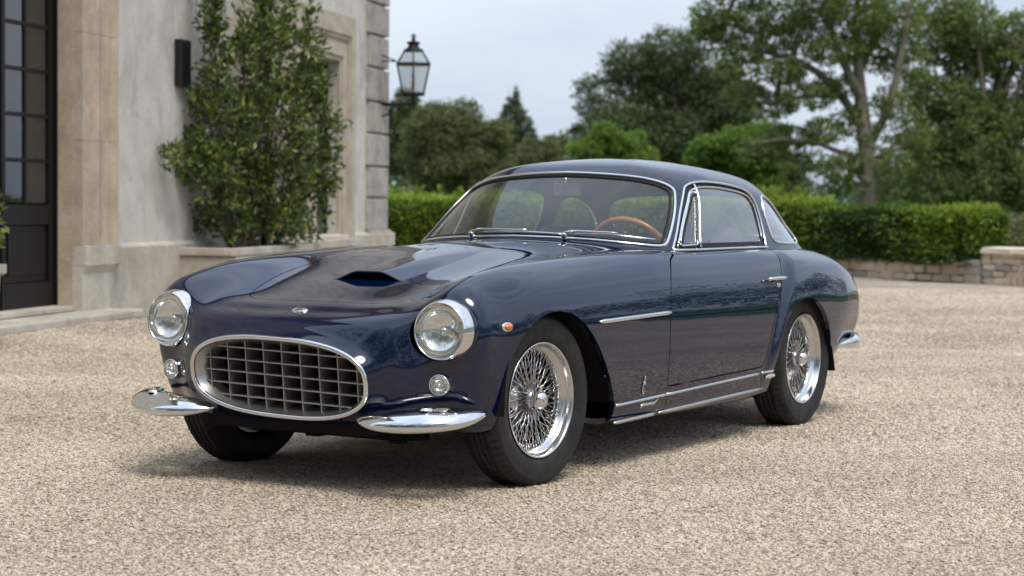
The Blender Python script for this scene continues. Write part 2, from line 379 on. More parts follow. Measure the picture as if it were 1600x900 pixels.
# door surround: plain inner band, fillets, hollow and outer roll, standing on moulded blocks
AR = [(0, .0), (0, .085), (.05, .085), (.056, .050), (.068, .050), (.074, .072), (.17, .072), (.178, .038), (.205, .030), (.235, .045), (.262, .085), (.29, .098), (.315, .098), (.322, .050), (.35, .042), (.362, .088), (.52, .088), (.528, .046), (.556, .040), (.585, .062), (.61, .108), (.64, .112), (.672, .112), (.675, .0)]
def jamb(name, s_in, sgn, z0, z1, m, sc=1.0):
    V = []; n = len(AR)
    for z in (z0, z1): V += [(-(s_in+sgn*a), o*sc-(.02 if i in (0, n-1) else 0), z) for i, (a, o) in enumerate(AR)]
    F = [(i, (i+1) % n, n+(i+1) % n, n+i) for i in range(n)]+[tuple(range(n)), tuple(reversed(range(n, 2*n)))]
    return mesh_pd(name, V, F, m, house)
for sgn, s_in in ((1, DS1), (-1, DS0)):
    zc = .69
    for z1 in (1.55, 2.43, 3.30, 3.74):                # the jamb is built of separate blocks with tight joints
        jamb('surround_block', s_in, sgn, zc, z1-.003, M['tan']); zc = z1
    b = MB(); x0, x1 = s_in-sgn*.002, s_in+sgn*.70
    hbox(b, s_in, x1, -.02, .118, .52, .687); hbox(b, s_in, x1-sgn*.05, -.02, .085, .0, .46); 
    # splayed underside of the block
    V = []
    for zz, oo, e in ((.46, .085, .05), (.52, .118, 0)):
        V += [(-s_in, -.02, zz), (-(x1-sgn*e), -.02, zz), (-(x1-sgn*e), oo, zz), (-s_in, oo, zz)]
    b.add(V, [(0, 1, 5, 4), (1, 2, 6, 5), (2, 3, 7, 6), (3, 0, 4, 7)]); b.build('surround_base', M['plinth'], house, .006)
    b = MB(); hbox(b, s_in, s_in+sgn*.0-sgn*.004, -.145, .0, .2, 3.74); b.build('reveal_lining', M['tan'], house)
b = MB(); hbox(b, DS0-.68, DS1+.68, -.02, .11, 3.745, 4.35); hbox(b, DS0-.8, DS1+.8, -.02, .26, 4.352, 4.5); b.build('door_head', M['tan'], house, .01)
# the door: two glazed leaves
door_y = -.150
def leaf_door(sa, sb, hinge):
    b = MB(); st = .098; lo, hi = min(sa, sb), max(sa, sb)
    hbox(b, lo, lo+st*.62, door_y-.045, door_y, .2, DZ1-.02); hbox(b, hi-st, hi, door_y-.045, door_y, .2, DZ1-.02)
    for z0, z1 in ((.2, .40), (.86, 1.02), (3.54, DZ1-.02)): hbox(b, lo+st*.62, hi-st, door_y-.045, door_y-.001, z0, z1)
    d = b.build('door', M['doorpaint'], house, .006)
    px0, px1 = lo+st*.62, hi-st; mid = px0+(px1-px0)*.47
    b = MB(); hbox(b, mid-.022, mid+.022, door_y-.035, door_y-.006, 1.022, 3.538); b.build('glazing_bar', M['doorpaint'], d, .006)
    zs = [1.02]+[1.372+.3583*k for k in range(6)]+[3.54]
    for z in zs[1:-1]:
        b = MB(); hbox(b, px0+.001, mid-.023, door_y-.036, door_y-.004, z-.016, z+.016); hbox(b, mid+.023, px1-.001, door_y-.036, door_y-.004, z-.016, z+.016); b.build('glazing_bar', M['doorpaint'], d, .005)
    for k in range(len(zs)-1):
        for u0, u1 in ((px0, mid-.02), (mid+.02, px1)):
            b = MB(); hbox(b, u0+.001, u1-.001, door_y-.026, door_y-.020, zs[k]+.014, zs[k+1]-.014); o = b.build('pane', M['winglass'], d)
            # old panes never sit quite true
            o.location = (0, 0, 0); o.rotation_euler = (0, 0, 0)
    b = MB(); hbox(b, px0+.002, px1-.002, door_y-.035, door_y-.020, .402, .858); hbox(b, px0+.06, px1-.06, door_y-.020, door_y-.008, .46, .80); b.build('panel', M['doorpaint'], d, .008)
    return d
leaf_door(-2.545, -1.60, 1); leaf_door(-3.52, -2.575, -1)
b = MB(); hbox(b, -2.573, -2.547, door_y-.05, door_y+.012, .2, DZ1-.02); hbox(b, -3.548, -3.522, door_y-.06, door_y+.02, .2, DZ1-.002); hbox(b, -1.598, -1.573, door_y-.06, door_y+.02, .2, DZ1-.002); b.build('door_frame', M['doorpaint'], house, .004)
b = MB(); hbox(b, DS0, DS1-.006, -.30, .02, .155, .198); b.build('threshold', M['plinth'], house, .008)
# stone step: a slab with a nosing over a set-back riser
b = MB(); hbox(b, -4.6, -1.02, .0, .40, .085, .150); b.build('step_slab', M['plinth'], house, .014)
b = MB(); hbox(b, -4.55, -1.10, .0, .345, -.1, .083); b.build('step_riser', M['plinth'], house, .006)
# windows with moulded stone surrounds
def window(s0, s1, z0, z1, outer0, outer1, zt):
    w_ = empty('window', (0, 0, 0), house)
    prof = ((0, .055), (.10, .055), (.11, .04), (.16, .038), (.20, .062), (.24, .072))
    b = MB()
    def band(a0, a1, o):
        if a1 > min(outer1-s1, s0-outer0)+1e-6: return
        hbox(b, s1+a0, s1+a1, -.02, o, z0+.0, z1+a1); hbox(b, s0-a1, s0-a0, -.02, o, z0, z1+a1); hbox(b, s0-a0, s1+a0, -.02, o, z1+a0, z1+a1)
    W_ = outer1-s1
    band(0, .05, .030); band(.052, .20, .052); band(.202, .25, .034); band(.252, .30, .060); band(.302, .42, .082); band(.422, W_, .060)
    b.build('surround', M['winstone'], w_, .004)
    b = MB(); hbox(b, outer0-.04, outer1+.04, -.30, .14, .535, .628); hbox(b, outer0, outer1, -.02, .09, .02, .534); b.build('sill', M['plinth'], w_, .01)
    f = MB(); y = -.12
    hbox(f, s0, s0+.05, y-.06, y, z0, z1); hbox(f, s1-.05, s1, y-.06, y, z0, z1); hbox(f, s0+.05, s1-.05, y-.06, y, z1-.06, z1); hbox(f, s0+.05, s1-.05, y-.06, y, z0, z0+.08)
    for k in range(1, 5): hbox(f, s0+.05, s1-.05, y-.05, y-.012, z0+.08+k*(z1-z0-.14)/5-.012, z0+.08+k*(z1-z0-.14)/5+.012)
    f.build('sash', M['doorpaint'], w_)
    c = (s0+s1)/2; zz = [z0+.08+k*(z1-z0-.14)/5 for k in range(6)]
    f = MB(); hbox(f, c-.012, c+.012, y-.048, y-.013, z0+.08, z1-.06); f.build('glazing_bar', M['doorpaint'], w_)
    for k in range(5):
        for u0, u1 in ((s0+.05, c-.012), (c+.012, s1-.05)):
            f = MB(); hbox(f, u0, u1, y-.034, y-.028, zz[k]+.011, zz[k+1]-.011); f.build('pane', M['winglass'], w_)
    return w_
window(4.90, 5.786, .63, 2.69, 4.33, 6.32, 3.22)
window(2.76, 3.72, .63, 2.93, 2.20, 4.25, 3.4)
# corner quoins, alternately long and short, with chamfered joints; each stone a little different
zq = .70; k = 0
hs = [.41, .385, .405, .39, .415, .40, .385]
while zq < 7.6:
    hq = hs[k % 7]; long_ = k % 2 == 0; s0 = 6.985-(.035 if long_ else 0)
    b = MB(); pr = .048+.012*((k*37) % 5)/5
    b.box((-(s0+7.80)/2, (pr-.03)/2, zq+hq/2), (7.80+pr*.6-s0, pr+.03, hq-.026))
    b.build('quoin', M['quoin'], house, .016)
    b = MB(); b.box((-7.79, -.40, zq+hq/2), (.075, .70, hq-.026)); b.build('quoin', M['quoin'], house, .012)
    zq += hq; k += 1
b = MB(); b.box((-(6.94+7.90)/2, .035, .34), (.96, .17, .68)); b.box((-(6.94+7.86)/2, .02, .6955), (.90, .13, .03)); b.build('corner_plinth', M['plinth'], house, .018)
# black board on the wall
wb = tag(empty('notice_board', HW(.78, .0, 2.33)), 'small black framed board fixed to the pale wall beside the shrub', 'notice board')
wb.rotation_euler = house.rotation_euler
b = MB(); b.box((0, .036, 0), (.25, .07, .43)); bb = b.build('case', M['iron'], wb, .008)
b = MB(); b.box((0, .074, 0), (.19, .008, .37)); b.build('panel', M['doorpaint'], wb, .002)
# ---- wall lantern on its bracket
lan = tag(empty('wall_lantern', HW(7.5, .447, 2.27)), 'black hexagonal carriage lantern on a scrolled iron bracket at the house corner', 'lantern')
lan.rotation_euler = house.rotation_euler
def hexring(r, z, n=6, ph=.26): return [(r*math.cos(ph+2*math.pi*k/n), r*math.sin(ph+2*math.pi*k/n), z) for k in range(n)]
def hex_shell(rings):
    V = []; F = []; n = 6
    for r, z in rings: V += hexring(r, z)
    for i in range(len(rings)-1):
        for k in range(n): F.append((i*n+k, i*n+(k+1) % n, (i+1)*n+(k+1) % n, (i+1)*n+k))
    return V, F
b = MB(); fr = [hexring(.150, .135), hexring(.232, .495), hexring(.125, .655)]
for k in range(6):
    b.tube([fr[0][k], fr[1][k]], .011, 6); b.tube([fr[1][k], fr[2][k]], .009, 6)
    for r in fr: b.tube([r[k], r[(k+1) % 6]], .012, 6)
V, F = hex_shell([(.150, .105), (.168, .118), (.160, .138), (.02, .139)]); b.add(V, F)
V, F = hex_shell([(.238, .478), (.246, .492), (.236, .508)]); b.add(V, F)
b.lathe([(.125,.65),(.118,.675),(.082,.690),(.066,.715),(.062,.735),(.088,.755),(.090,.764),(.050,.775),(.022,.785),(.020,.80),(.030,.812),(.020,.825),(.010,.832),(.010,.87),(0,.875)], 20)
b.box((0, 0, .845), (.075, .014, .014)); b.box((0, 0, .845), (.014, .075, .014)); b.build('frame', M['copper'], lan)
for k in range(6):
    k2 = (k+1) % 6; q = [Vector(p) for p in (fr[0][k], fr[0][k2], fr[1][k2], fr[1][k])]
    mesh_pd('pane', q, [(0, 1, 2, 3)], M['lanternglass'], lan)
    q = [Vector(p) for p in (fr[1][k], fr[1][k2], fr[2][k2], fr[2][k])]; mesh_pd('roof_pane', q, [(0, 1, 2, 3)], M['lanternglass'], lan)
b = MB(); b.lathe([(0, .14), (.05, .14), (.045, .16), (.022, .17), (.020, .25), (.034, .26), (.034, .275), (0, .28)], 16); b.lathe([(.0, .42), (.016, .40), (.022, .34), (.016, .28)], 14); b.build('burner', mat('lamp_white', (.55, .53, .48), .4), lan)
b = MB(); b.tube([(0, -.44, 0), (0, .03, 0)], .019, 8); b.lathe([(0,.0),(.03,.01),(.022,.05),(.018,.105)], 14)
b.tube([(0, -.43+.11*math.cos(a)*(1-.0*a)+.02, -.075+.07*math.sin(a)) for a in np.linspace(1.6, 6.6, 22)], .013, 6)
b.tube([(0, -.30+.05*math.cos(a), -.045+.04*math.sin(a)) for a in np.linspace(1.4, 7.2, 18)], .008, 6)
b.box((0, -.435, -.05), (.07, .03, .34)); b.build('bracket', M['iron'], lan)
b = MB(); b.tube([(0, -.43, .62), (0, -.30, .565), (0, -.22, .535)], .010, 6); b.tube([(0, -.43, .535), (0, -.22, .530)], .010, 6); b.box((0, -.435, .58), (.05, .03, .14)); b.build('stay', M['iron'], lan)

# ------------------------------------------------------------------ foliage helpers
def leaf_mat(name, dark, mid, light, rough=.5, trans=.25, spec=.4):
    m = bpy.data.materials.new(name); m.use_nodes = True; t = NT(m); t.b.inputs['Roughness'].default_value = rough; t.b.inputs['Specular IOR Level'].default_value = spec
    at_ = t.n('ShaderNodeAttribute', attribute_name='tone').outputs['Fac']
    c = t.ramp(at_, [(0.0, dark), (.5, mid), (1.0, light)]); t.l(c, t.b.inputs['Base Color'])
    tr = t.n('ShaderNodeBsdfTranslucent', {'Color': t.mix(1.0, c, (1.25, 1.35, .6), 'MULTIPLY')})
    mx_ = t.n('ShaderNodeMixShader', {0: trans}); o = [n for n in t.t.nodes if n.type == 'OUTPUT_MATERIAL'][0]
    t.l(t.b.outputs[0], mx_.inputs[1]); t.l(tr.outputs[0], mx_.inputs[2]); t.l(mx_.outputs[0], o.inputs[0]); return m
def leaves(name, P, D, U, L, Wd, tone, m, parent=None, fold=.25):
    """one folded diamond leaf per point: position P, direction D, side-to-side axis U, length L, width Wd"""
    D = D/np.linalg.norm(D, axis=1, keepdims=True); U = U-D*np.sum(U*D, axis=1, keepdims=True); U /= np.linalg.norm(U, axis=1, keepdims=True)+1e-9
    Nn = np.cross(D, U); n = len(P); L = L[:, None]; W2 = Wd[:, None]*.5
    a = P; c = P+D*L-Nn*L*.12; b_ = P+D*L*.48+U*W2+Nn*W2*fold; d_ = P+D*L*.48-U*W2+Nn*W2*fold
    V = np.stack([a, b_, c, d_], axis=1).reshape(-1, 3); i = np.arange(n)*4
    T = np.stack([np.c_[i, i+1, i+2], np.c_[i, i+2, i+3]], axis=1).reshape(-1, 3)
    o = mesh_np(name, V, T, m, parent, smooth=False)
    at_ = o.data.attributes.new('tone', 'FLOAT', 'POINT'); at_.data.foreach_set('value', np.repeat(tone, 4).astype(np.float32)); return o
def rand_dirs(n):
    v = RNG.normal(size=(n, 3)); return v/np.linalg.norm(v, axis=1, keepdims=True)
def cloud(blobs, n, shell=.55):
    """points spread through ellipsoidal clumps, denser towards their outside; also the outward direction"""
    B_ = np.array([[*c, *(r if hasattr(r, '__len__') else (r, r, r))] for c, r in blobs], float)
    w_ = (B_[:, 3]*B_[:, 4]+B_[:, 4]*B_[:, 5]+B_[:, 3]*B_[:, 5]); k = RNG.choice(len(B_), n, p=w_/w_.sum())
    d_ = rand_dirs(n); r = RNG.uniform(0, 1, n)**(1/3.0); r = np.where(RNG.uniform(size=n) < shell, .80+.28*RNG.uniform(size=n)**1.5, r)
    return B_[k, :3]+d_*B_[k, 3:]*r[:, None], d_, k
def P3(px, py, depth):
    hz = 315.2+.0085*(px-800); p = at(depth, px); return np.array([p.x, p.y, CAM[2]+(hz-py)*depth/FPX])
# ------------------------------------------------------------------ the ground
M['gravel'] = mat('pale_gravel', (.4, .33, .26), .92, 0, .2)
def _gravel():
    t = NT(M['gravel']); p = t.pos()
    v1 = t.n('ShaderNodeTexVoronoi', {'Vector': p, 'Scale': 75, 'Randomness': 1.0}); v2 = t.n('ShaderNodeTexVoronoi', {'Vector': p, 'Scale': 34, 'Randomness': 1.0})
    s1 = t.n('ShaderNodeSeparateColor', {'Color': v1.outputs['Color']}).outputs[0]
    c = t.ramp(s1, [(.0, (.33, .265, .195)), (.30, (.50, .412, .32)), (.7, (.60, .505, .40)), (.92, (.67, .59, .485)), (1.0, (.73, .665, .575))])
    c = t.mix(1.0, c, t.ramp(v1.outputs['Distance'], [(.0, 1.0), (.45, .95), (.75, .55)]), 'MULTIPLY')
    big = t.noise(p, .55, 6, .6, .5); c = t.mix(1.0, c, t.ramp(big, [(.30, (.74, .72, .70)), (.66, (1.06, 1.06, 1.06))]), 'MULTIPLY')
    md = t.noise(p, 4.5, 5, .65); c = t.mix(1.0, c, t.ramp(md, [(.30, (.84, .83, .82)), (.70, (1.06, 1.06, 1.06))]), 'MULTIPLY')
    t.l(c, t.b.inputs['Base Color'])
    h = t.math('ADD', t.math('MULTIPLY', v1.outputs['Distance'], -1.0), t.math('MULTIPLY', t.noise(p, 12, 4), .8)); t.bump(h, .9, .014)
_gravel()
M['grass'] = mat('meadow_grass', (.09, .14, .035), .9, 0, .2)
def _grass():
    t = NT(M['grass']); p = t.pos(); a = t.noise(p, .9, 8, .7); c = t.ramp(a, [(.3, (.055, .10, .022)), (.7, (.12, .175, .045))])
    t.l(t.mix(1.0, c, t.ramp(t.noise(p, 40, 4, .8), [(.3, .7), (.7, 1.15)]), 'MULTIPLY'), t.b.inputs['Base Color']); t.bump(t.noise(p, 60, 5, .8), .8, .04)
_grass()
def sheet(name, pts, m, kind='structure'):
    o = mesh_pd(name, pts, [tuple(range(len(pts)))], m); return tag(o, kind=kind)
n_ = 72; g = sheet('ground', [(2500*math.cos(2*math.pi*k/n_), 2500*math.sin(2*math.pi*k/n_), -.10) for k in range(n_)], M['grass']); g['label'] = 'grass land reaching out to the horizon'
A1, A2 = at(52, 560), at(26.6, 1760)
# gravel forecourt: finely divided so it can heave a little and rise against the door step
gx = np.concatenate([np.linspace(-34, -14, 50), np.linspace(-13.6, 9, 96), np.linspace(9.5, 16, 14)]); gy = np.concatenate([np.linspace(-16, -10, 16), np.linspace(-9.8, 7, 90), np.linspace(7.5, 12.5, 12)])
GXX, GYY = np.meshgrid(gx, gy, indexing='ij')
def ground_z(x, y):
    s_ = -((x+7.489)*.951+(y+7.521)*.3093); o_ = -(x+7.489)*.3093+(y+7.521)*.951
    z = .012*np.sin(x*.9+.7*np.sin(y*.6))*np.sin(y*1.1+.4)+.006*np.sin(x*2.3+y*1.7)
    near = np.exp(-((x+1.2)**2/9.0+(y/1.9)**2)); z = z*(1-np.clip(near*1.6, 0, 1))
    far = np.clip((np.hypot(x+1.2, y)-3)/3, 0, 1); z = z*far
    z = z+.085*np.exp(-((o_-.30)/.65)**2)*smooth((-s_-.3)/1.0)*smooth((o_+.3)/.3)+.020*np.exp(-((o_-.1)/.4)**2)*(s_ < 7.6)
    return z
GZ = ground_z(GXX, GYY); GV = np.stack([GXX, GYY, GZ], -1)
Tg = grid_tris(*GXX.shape); _c = GV.reshape(-1, 3)
# keep what lies in front of the hedge wall
hw0 = np.array([-22.60, -6.87]); hwd = np.array([.4803, .8771]); hwn = np.array([.8771, -.4803])
def side_of(P): return (P-hw0) @ hwn
cen = _c[Tg].mean(1)[:, :2]; Tg = Tg[side_of(cen) > -.25]
fc = mesh_np('gravel_forecourt', _c, Tg[:, ::1], M['gravel']); tag(fc, 'pale gravel forecourt', kind='structure')
if fc.data.polygons[0].normal.z < 0: fc.data.flip_normals()
lw = sheet('lawn', [(-60, 12.3, .016), (60, 12.3, .016), (60, 60, .016), (-60, 60, .016)], M['grass']); lw['label'] = 'mown lawn beside the forecourt'
# loose stones: scattered over the part of the forecourt near the car and the camera
def stone_mesh(i):
    bm = bmesh.new(); bmesh.ops.create_icosphere(bm, subdivisions=1, radius=1.0); r = random.Random(i)
    sx, sy, sz = r.uniform(.9, 1.5), r.uniform(.6, .95), r.uniform(.34, .6)
    for v in bm.verts:
        k = r.uniform(.72, 1.12); v.co = Vector((v.co.x*sx*k, v.co.y*sy*k, v.co.z*sz*k))
    me = bpy.data.meshes.new('stone'); bm.to_mesh(me); bm.free(); me.materials.append(M['stones']); return me
M['stones'] = mat('gravel_stones', (.45, .37, .29), .88, 0, .25)
def _stones():
    t = NT(M['stones']); oi = t.n('ShaderNodeObjectInfo').outputs['Random']
    c = t.ramp(oi, [(.0, (.30, .24, .17)), (.08, (.47, .38, .28)), (.38, (.59, .487, .367)), (.70, (.65, .55, .425)), (.93, (.70, .615, .50)), (1.0, (.74, .67, .58))])
    p = t.pos(); c = t.mix(1.0, c, t.ramp(t.noise(p, .55, 6, .6, .5), [(.30, (.74, .72, .70)), (.66, (1.06, 1.06, 1.06))]), 'MULTIPLY')
    t.l(t.mix(1.0, c, t.ramp(t.noise(p, 160, 3, .7), [(.3, .78), (.7, 1.12)]), 'MULTIPLY'), t.b.inputs['Base Color'])
_stones()
scol = bpy.data.collections.new('loose_stone_kinds')
for i in range(6):
    scol.objects.link(bpy.data.objects.new('loose_stone', stone_mesh(i)))
def gravel_patch(name, quad, dens, smin, smax, seed, where):
    """quad: plan corners; a patch that follows the forecourt and carries its own loose stones"""
    q = np.array(quad, float); nu, nv = 40, 40; u, v = np.meshgrid(np.linspace(0, 1, nu), np.linspace(0, 1, nv), indexing='ij')
    P = ((1-u)[..., None]*((1-v)[..., None]*q[0]+v[..., None]*q[3])+u[..., None]*((1-v)[..., None]*q[1]+v[..., None]*q[2]))
    V = np.stack([P[..., 0], P[..., 1], ground_z(P[..., 0], P[..., 1])+.001], -1).reshape(-1, 3)
    o = mesh_np(name, V, grid_tris(nu, nv), M['gravel'])
    if o.data.polygons[0].normal.z < 0: o.data.flip_normals()
    ng = bpy.data.node_groups.new('scatter_stones', 'GeometryNodeTree')
    ng.interface.new_socket('Geometry', in_out='INPUT', socket_type='NodeSocketGeometry'); ng.interface.new_socket('Geometry', in_out='OUTPUT', socket_type='NodeSocketGeometry')
    n = ng.nodes; gi = n.new('NodeGroupInput'); go = n.new('NodeGroupOutput')
    ds = n.new('GeometryNodeDistributePointsOnFaces'); ds.inputs['Density'].default_value = dens; ds.inputs['Seed'].default_value = seed
    ci = n.new('GeometryNodeCollectionInfo'); ci.inputs['Collection'].default_value = scol; ci.inputs['Separate Children'].default_value = True; ci.inputs['Reset Children'].default_value = True
    ip = n.new('GeometryNodeInstanceOnPoints'); ip.inputs['Pick Instance'].default_value = True
    rv = n.new('FunctionNodeRandomValue'); rv.data_type = 'FLOAT_VECTOR'; rv.inputs[0].default_value = (-.5, -.5, 0); rv.inputs[1].default_value = (.5, .5, 6.283)
    rs = n.new('FunctionNodeRandomValue'); rs.data_type = 'FLOAT'; rs.inputs[2].default_value = smin; rs.inputs[3].default_value = smax; rs.inputs['Seed'].default_value = 5
    l = ng.links; l.new(gi.outputs[0], ds.inputs['Mesh']); l.new(ds.outputs['Points'], ip.inputs['Points']); l.new(ci.outputs[0], ip.inputs['Instance'])
    l.new(rv.outputs[0], ip.inputs['Rotation']); l.new(rs.outputs[1], ip.inputs['Scale']); l.new(ip.outputs[0], go.inputs[0])
    md = o.modifiers.new('stones', 'NODES'); md.node_group = ng
    return tag(o, 'loose pale gravel stones '+where, kind='stuff')
def fr_pt(depth, px): p = at(depth, px); return (p.x, p.y)
gravel_patch('gravel', [fr_pt(3.6, -160), fr_pt(3.6, 1760), fr_pt(9.4, 1690), fr_pt(9.4, -90)], 7000, .0036, .0086, 1, 'in the foreground and around the front of the car')
gravel_patch('gravel', [fr_pt(15.5, -60), fr_pt(15.5, 1680), fr_pt(27.5, 1680), fr_pt(24, 600)], 900, .007, .014, 3, 'far back, in front of the low garden wall')
gravel_patch('gravel', [fr_pt(9.4, -90), fr_pt(9.4, 1690), fr_pt(15.5, 1680), fr_pt(15.5, -60)], 3300, .0048, .0108, 2, 'beside and behind the rear of the car')

# ------------------------------------------------------------------ shrub in the stone trough by the wall
tr_ = tag(empty('stone_trough', HW(1.2, .3, 0)), 'long stone trough planter standing against the house wall', 'planter'); tr_.rotation_euler = house.rotation_euler
b = MB(); L_ = 2.55; x0 = -(.66-1.2); 
b.box((x0-L_/2, .005, .27), (L_, .60, .56)); body_ = b.build('trough_side', M['plinth'], tr_, .01)
b = MB()
b.box((x0-L_/2, .275, .592), (L_+.05, .07, .075)); b.box((x0-L_/2, -.265, .592), (L_+.05, .07, .075)); b.box((x0-.01, .0, .592), (.07, .478, .075)); b.box((x0-L_+.01, .0, .592), (.07, .478, .075)); b.build('rim', M['plinth'], tr_, .012)
b = MB(); b.box((x0-L_/2, .0, .556), (L_-.1, .47, .03)); b.build('soil', mat('soil', (.03, .022, .015), .95), tr_)
shr = tag(empty('laurel_shrub', HW(2.0, .3, .57)), 'tall bushy laurel shrub growing from the stone trough against the house wall', 'shrub')
M['laurel'] = leaf_mat('laurel_leaf', (.026, .056, .011), (.075, .125, .023), (.25, .28, .060), .33, .22, .55)
bl = [(328,25,18,55),(330,95,23,45),(316,150,26,40),(408,56,36,32),(444,22,15,36),(380,120,62,60),(450,105,58,55),(474,78,22,40),(488,138,30,42),(345,195,62,55),(420,200,80,70),(490,200,46,46),(527,196,20,22),(300,240,40,42),(272,243,20,15),(330,275,60,55),(420,285,82,66),(490,265,46,50),(345,335,52,40),(420,345,66,42),(478,330,40,42),(505,255,30,40)]
blobs = []
for x, y, rx, ry in bl:
    d0 = 20.2+(x-400)*.0105; k = d0/FPX; blobs.append((P3(x, y, d0+random.uniform(-.15, .2)), (rx*k, rx*k*.75, ry*k)))
cw, _d, kb = cloud(blobs, 1150, .62)
# twigs: from the stem line to each spray
base0 = [np.array(HW(s, .3, .57)) for s in (1.45, 1.85, 2.25, 2.6)]
b = MB(); stems = []
for (c, r) in blobs:
    a = base0[int(np.argmin([abs((c-q)[0])+abs((c-q)[1]) for q in base0]))]; m_ = (a+c)/2+np.array([0, 0, .12]); top = c+np.array([0, 0, r[2]*.8])
    pts = [a, a*.6+m_*.4+RNG.normal(0, .02, 3), m_, c, top]; b.tube(pts, [.016, .013, .010, .006, .002], 6); stems.append(pts)
for c0, k0 in zip(cw[::3], kb[::3]):
    q = blobs[k0][0]; b.tube([q+(c0-q)*.15, q+(c0-q)*.6+np.array([0, 0, -.02]), c0], [.004, .003, .0015], 4)
# upright leading shoots that stand clear of the mass
for k_ in range(26):
    c0, r0 = blobs[random.choice([0, 1, 3, 4, 5, 6, 7, 8, 10, 11, 20])]; a0 = np.array(c0)+np.array([random.uniform(-.5, .5)*r0[0], random.uniform(-.5, .5)*r0[1], r0[2]*.5])
    hh_ = random.uniform(.22, .5); tip = a0+np.array([random.uniform(-.06, .06), random.uniform(-.06, .06), hh_]); b.tube([a0, (a0+tip)/2, tip], [.006, .004, .0015], 5)
    ex = np.array([a0+(tip-a0)*t for t in np.linspace(.25, 1, 7)]); cw = np.r_[cw, ex]; _d = np.r_[_d, np.tile([0, 0, .8], (7, 1))+RNG.normal(0, .5, (7, 3))]
b.build('stems', mat('shrub_bark', (.10, .075, .05), .8), shr)
# each spray carries a whorl of leaves
per = 9; n = len(cw)*per; base_ = np.repeat(cw, per, axis=0); out_d = np.repeat(_d, per, axis=0)
D = out_d*.55+rand_dirs(n)*.85+np.array([0, 0, .35]); P = base_+RNG.normal(0, .035, (n, 3)); U = rand_dirs(n)
hgt = (P[:, 2]-.6)/2.6; tone = np.clip(RNG.beta(2.2, 3.0, n)+.22*np.repeat(RNG.uniform(-1, 1, len(cw)), per), 0, 1); tone[RNG.uniform(size=n) < .05] = 1.0
shl = leaves('foliage', P, D, U, RNG.uniform(.055, .108, n), RNG.uniform(.026, .043, n), tone, M['laurel'], shr)
for o in [c for c in shr.children]: o.matrix_parent_inverse = shr.matrix_basis.inverted()
tag(shl, kind='stuff')

# small potted shrub at the left edge of the picture
pot = tag(empty('stone_pot', HW(-4.80, .55, .05)), 'square stone pot standing on the door step, cut by the picture edge', 'planter'); pot.rotation_euler = house.rotation_euler
V = []; F = []
for hw_, z in ((.23, 0), (.26, .50), (.29, .52), (.29, .58), (.24, .58), (.23, .50)):
    V += [(-hw_, -hw_, z), (hw_, -hw_, z), (hw_, hw_, z), (-hw_, hw_, z)]
for i in range(5):
    for k in range(4): F.append((i*4+k, i*4+(k+1) % 4, i*4+4+(k+1) % 4, i*4+4+k))
F.append((20, 21, 22, 23)); mesh_pd('pot_body', V, F, M['plinth'], pot)
ps = tag(empty('potted_shrub', HW(-4.80, .55, .60)), 'small light green shrub growing in the stone pot by the door', 'shrub')
c0 = np.array(HW(-4.80, .55, .90)); pts, dd, _k = cloud([(c0, (.36, .36, .30)), (c0+np.array([.0, .05, .16]), (.27, .27, .22)), (np.array(HW(-4.50, .55, .86)), (.20, .20, .17))], 2600, .6)
n = len(pts); pl_ = leaves('foliage', pts, dd*.7+rand_dirs(n)*.7, rand_dirs(n), RNG.uniform(.04, .075, n), RNG.uniform(.02, .035, n), np.clip(RNG.beta(3, 2.5, n), 0, 1), leaf_mat('box_leaf', (.05, .085, .018), (.12, .16, .035), (.22, .26, .06), .45), ps)
b = MB(); b.tube([HW(-4.80, .55, .56), HW(-4.79, .55, .75), HW(-4.77, .55, 1.0)], [.018, .014, .006], 6); b.build('stems', mat('pot_bark', (.1, .075, .05), .8), ps)
for o in ps.children: o.matrix_parent_inverse = ps.matrix_basis.inverted()
tag(pl_, kind='stuff')

# ------------------------------------------------------------------ low garden wall, hedges
M['wallstone'] = stone_mat('rubble_limestone', (.66, .545, .40), (.50, .40, .28), (.74, .645, .50), 6, False, .9, .02)
M['wallpale'] = stone_mat('pale_rubble_limestone', (.76, .665, .52), (.66, .56, .42), (.80, .73, .61), 6, False, .9, .02)
M['walldark'] = stone_mat('grey_rubble_limestone', (.40, .36, .305), (.28, .255, .22), (.50, .455, .39), 6, False, .9, .02)
M['mortar'] = mat('wall_mortar', (.36, .30, .23), .95)
WALLROT = math.atan2(hwd[1], hwd[0])
def wall_pt(t, o=0.0): return np.array([hw0[0]+hwd[0]*t+hwn[0]*o, hw0[1]+hwd[1]*t+hwn[1]*o])
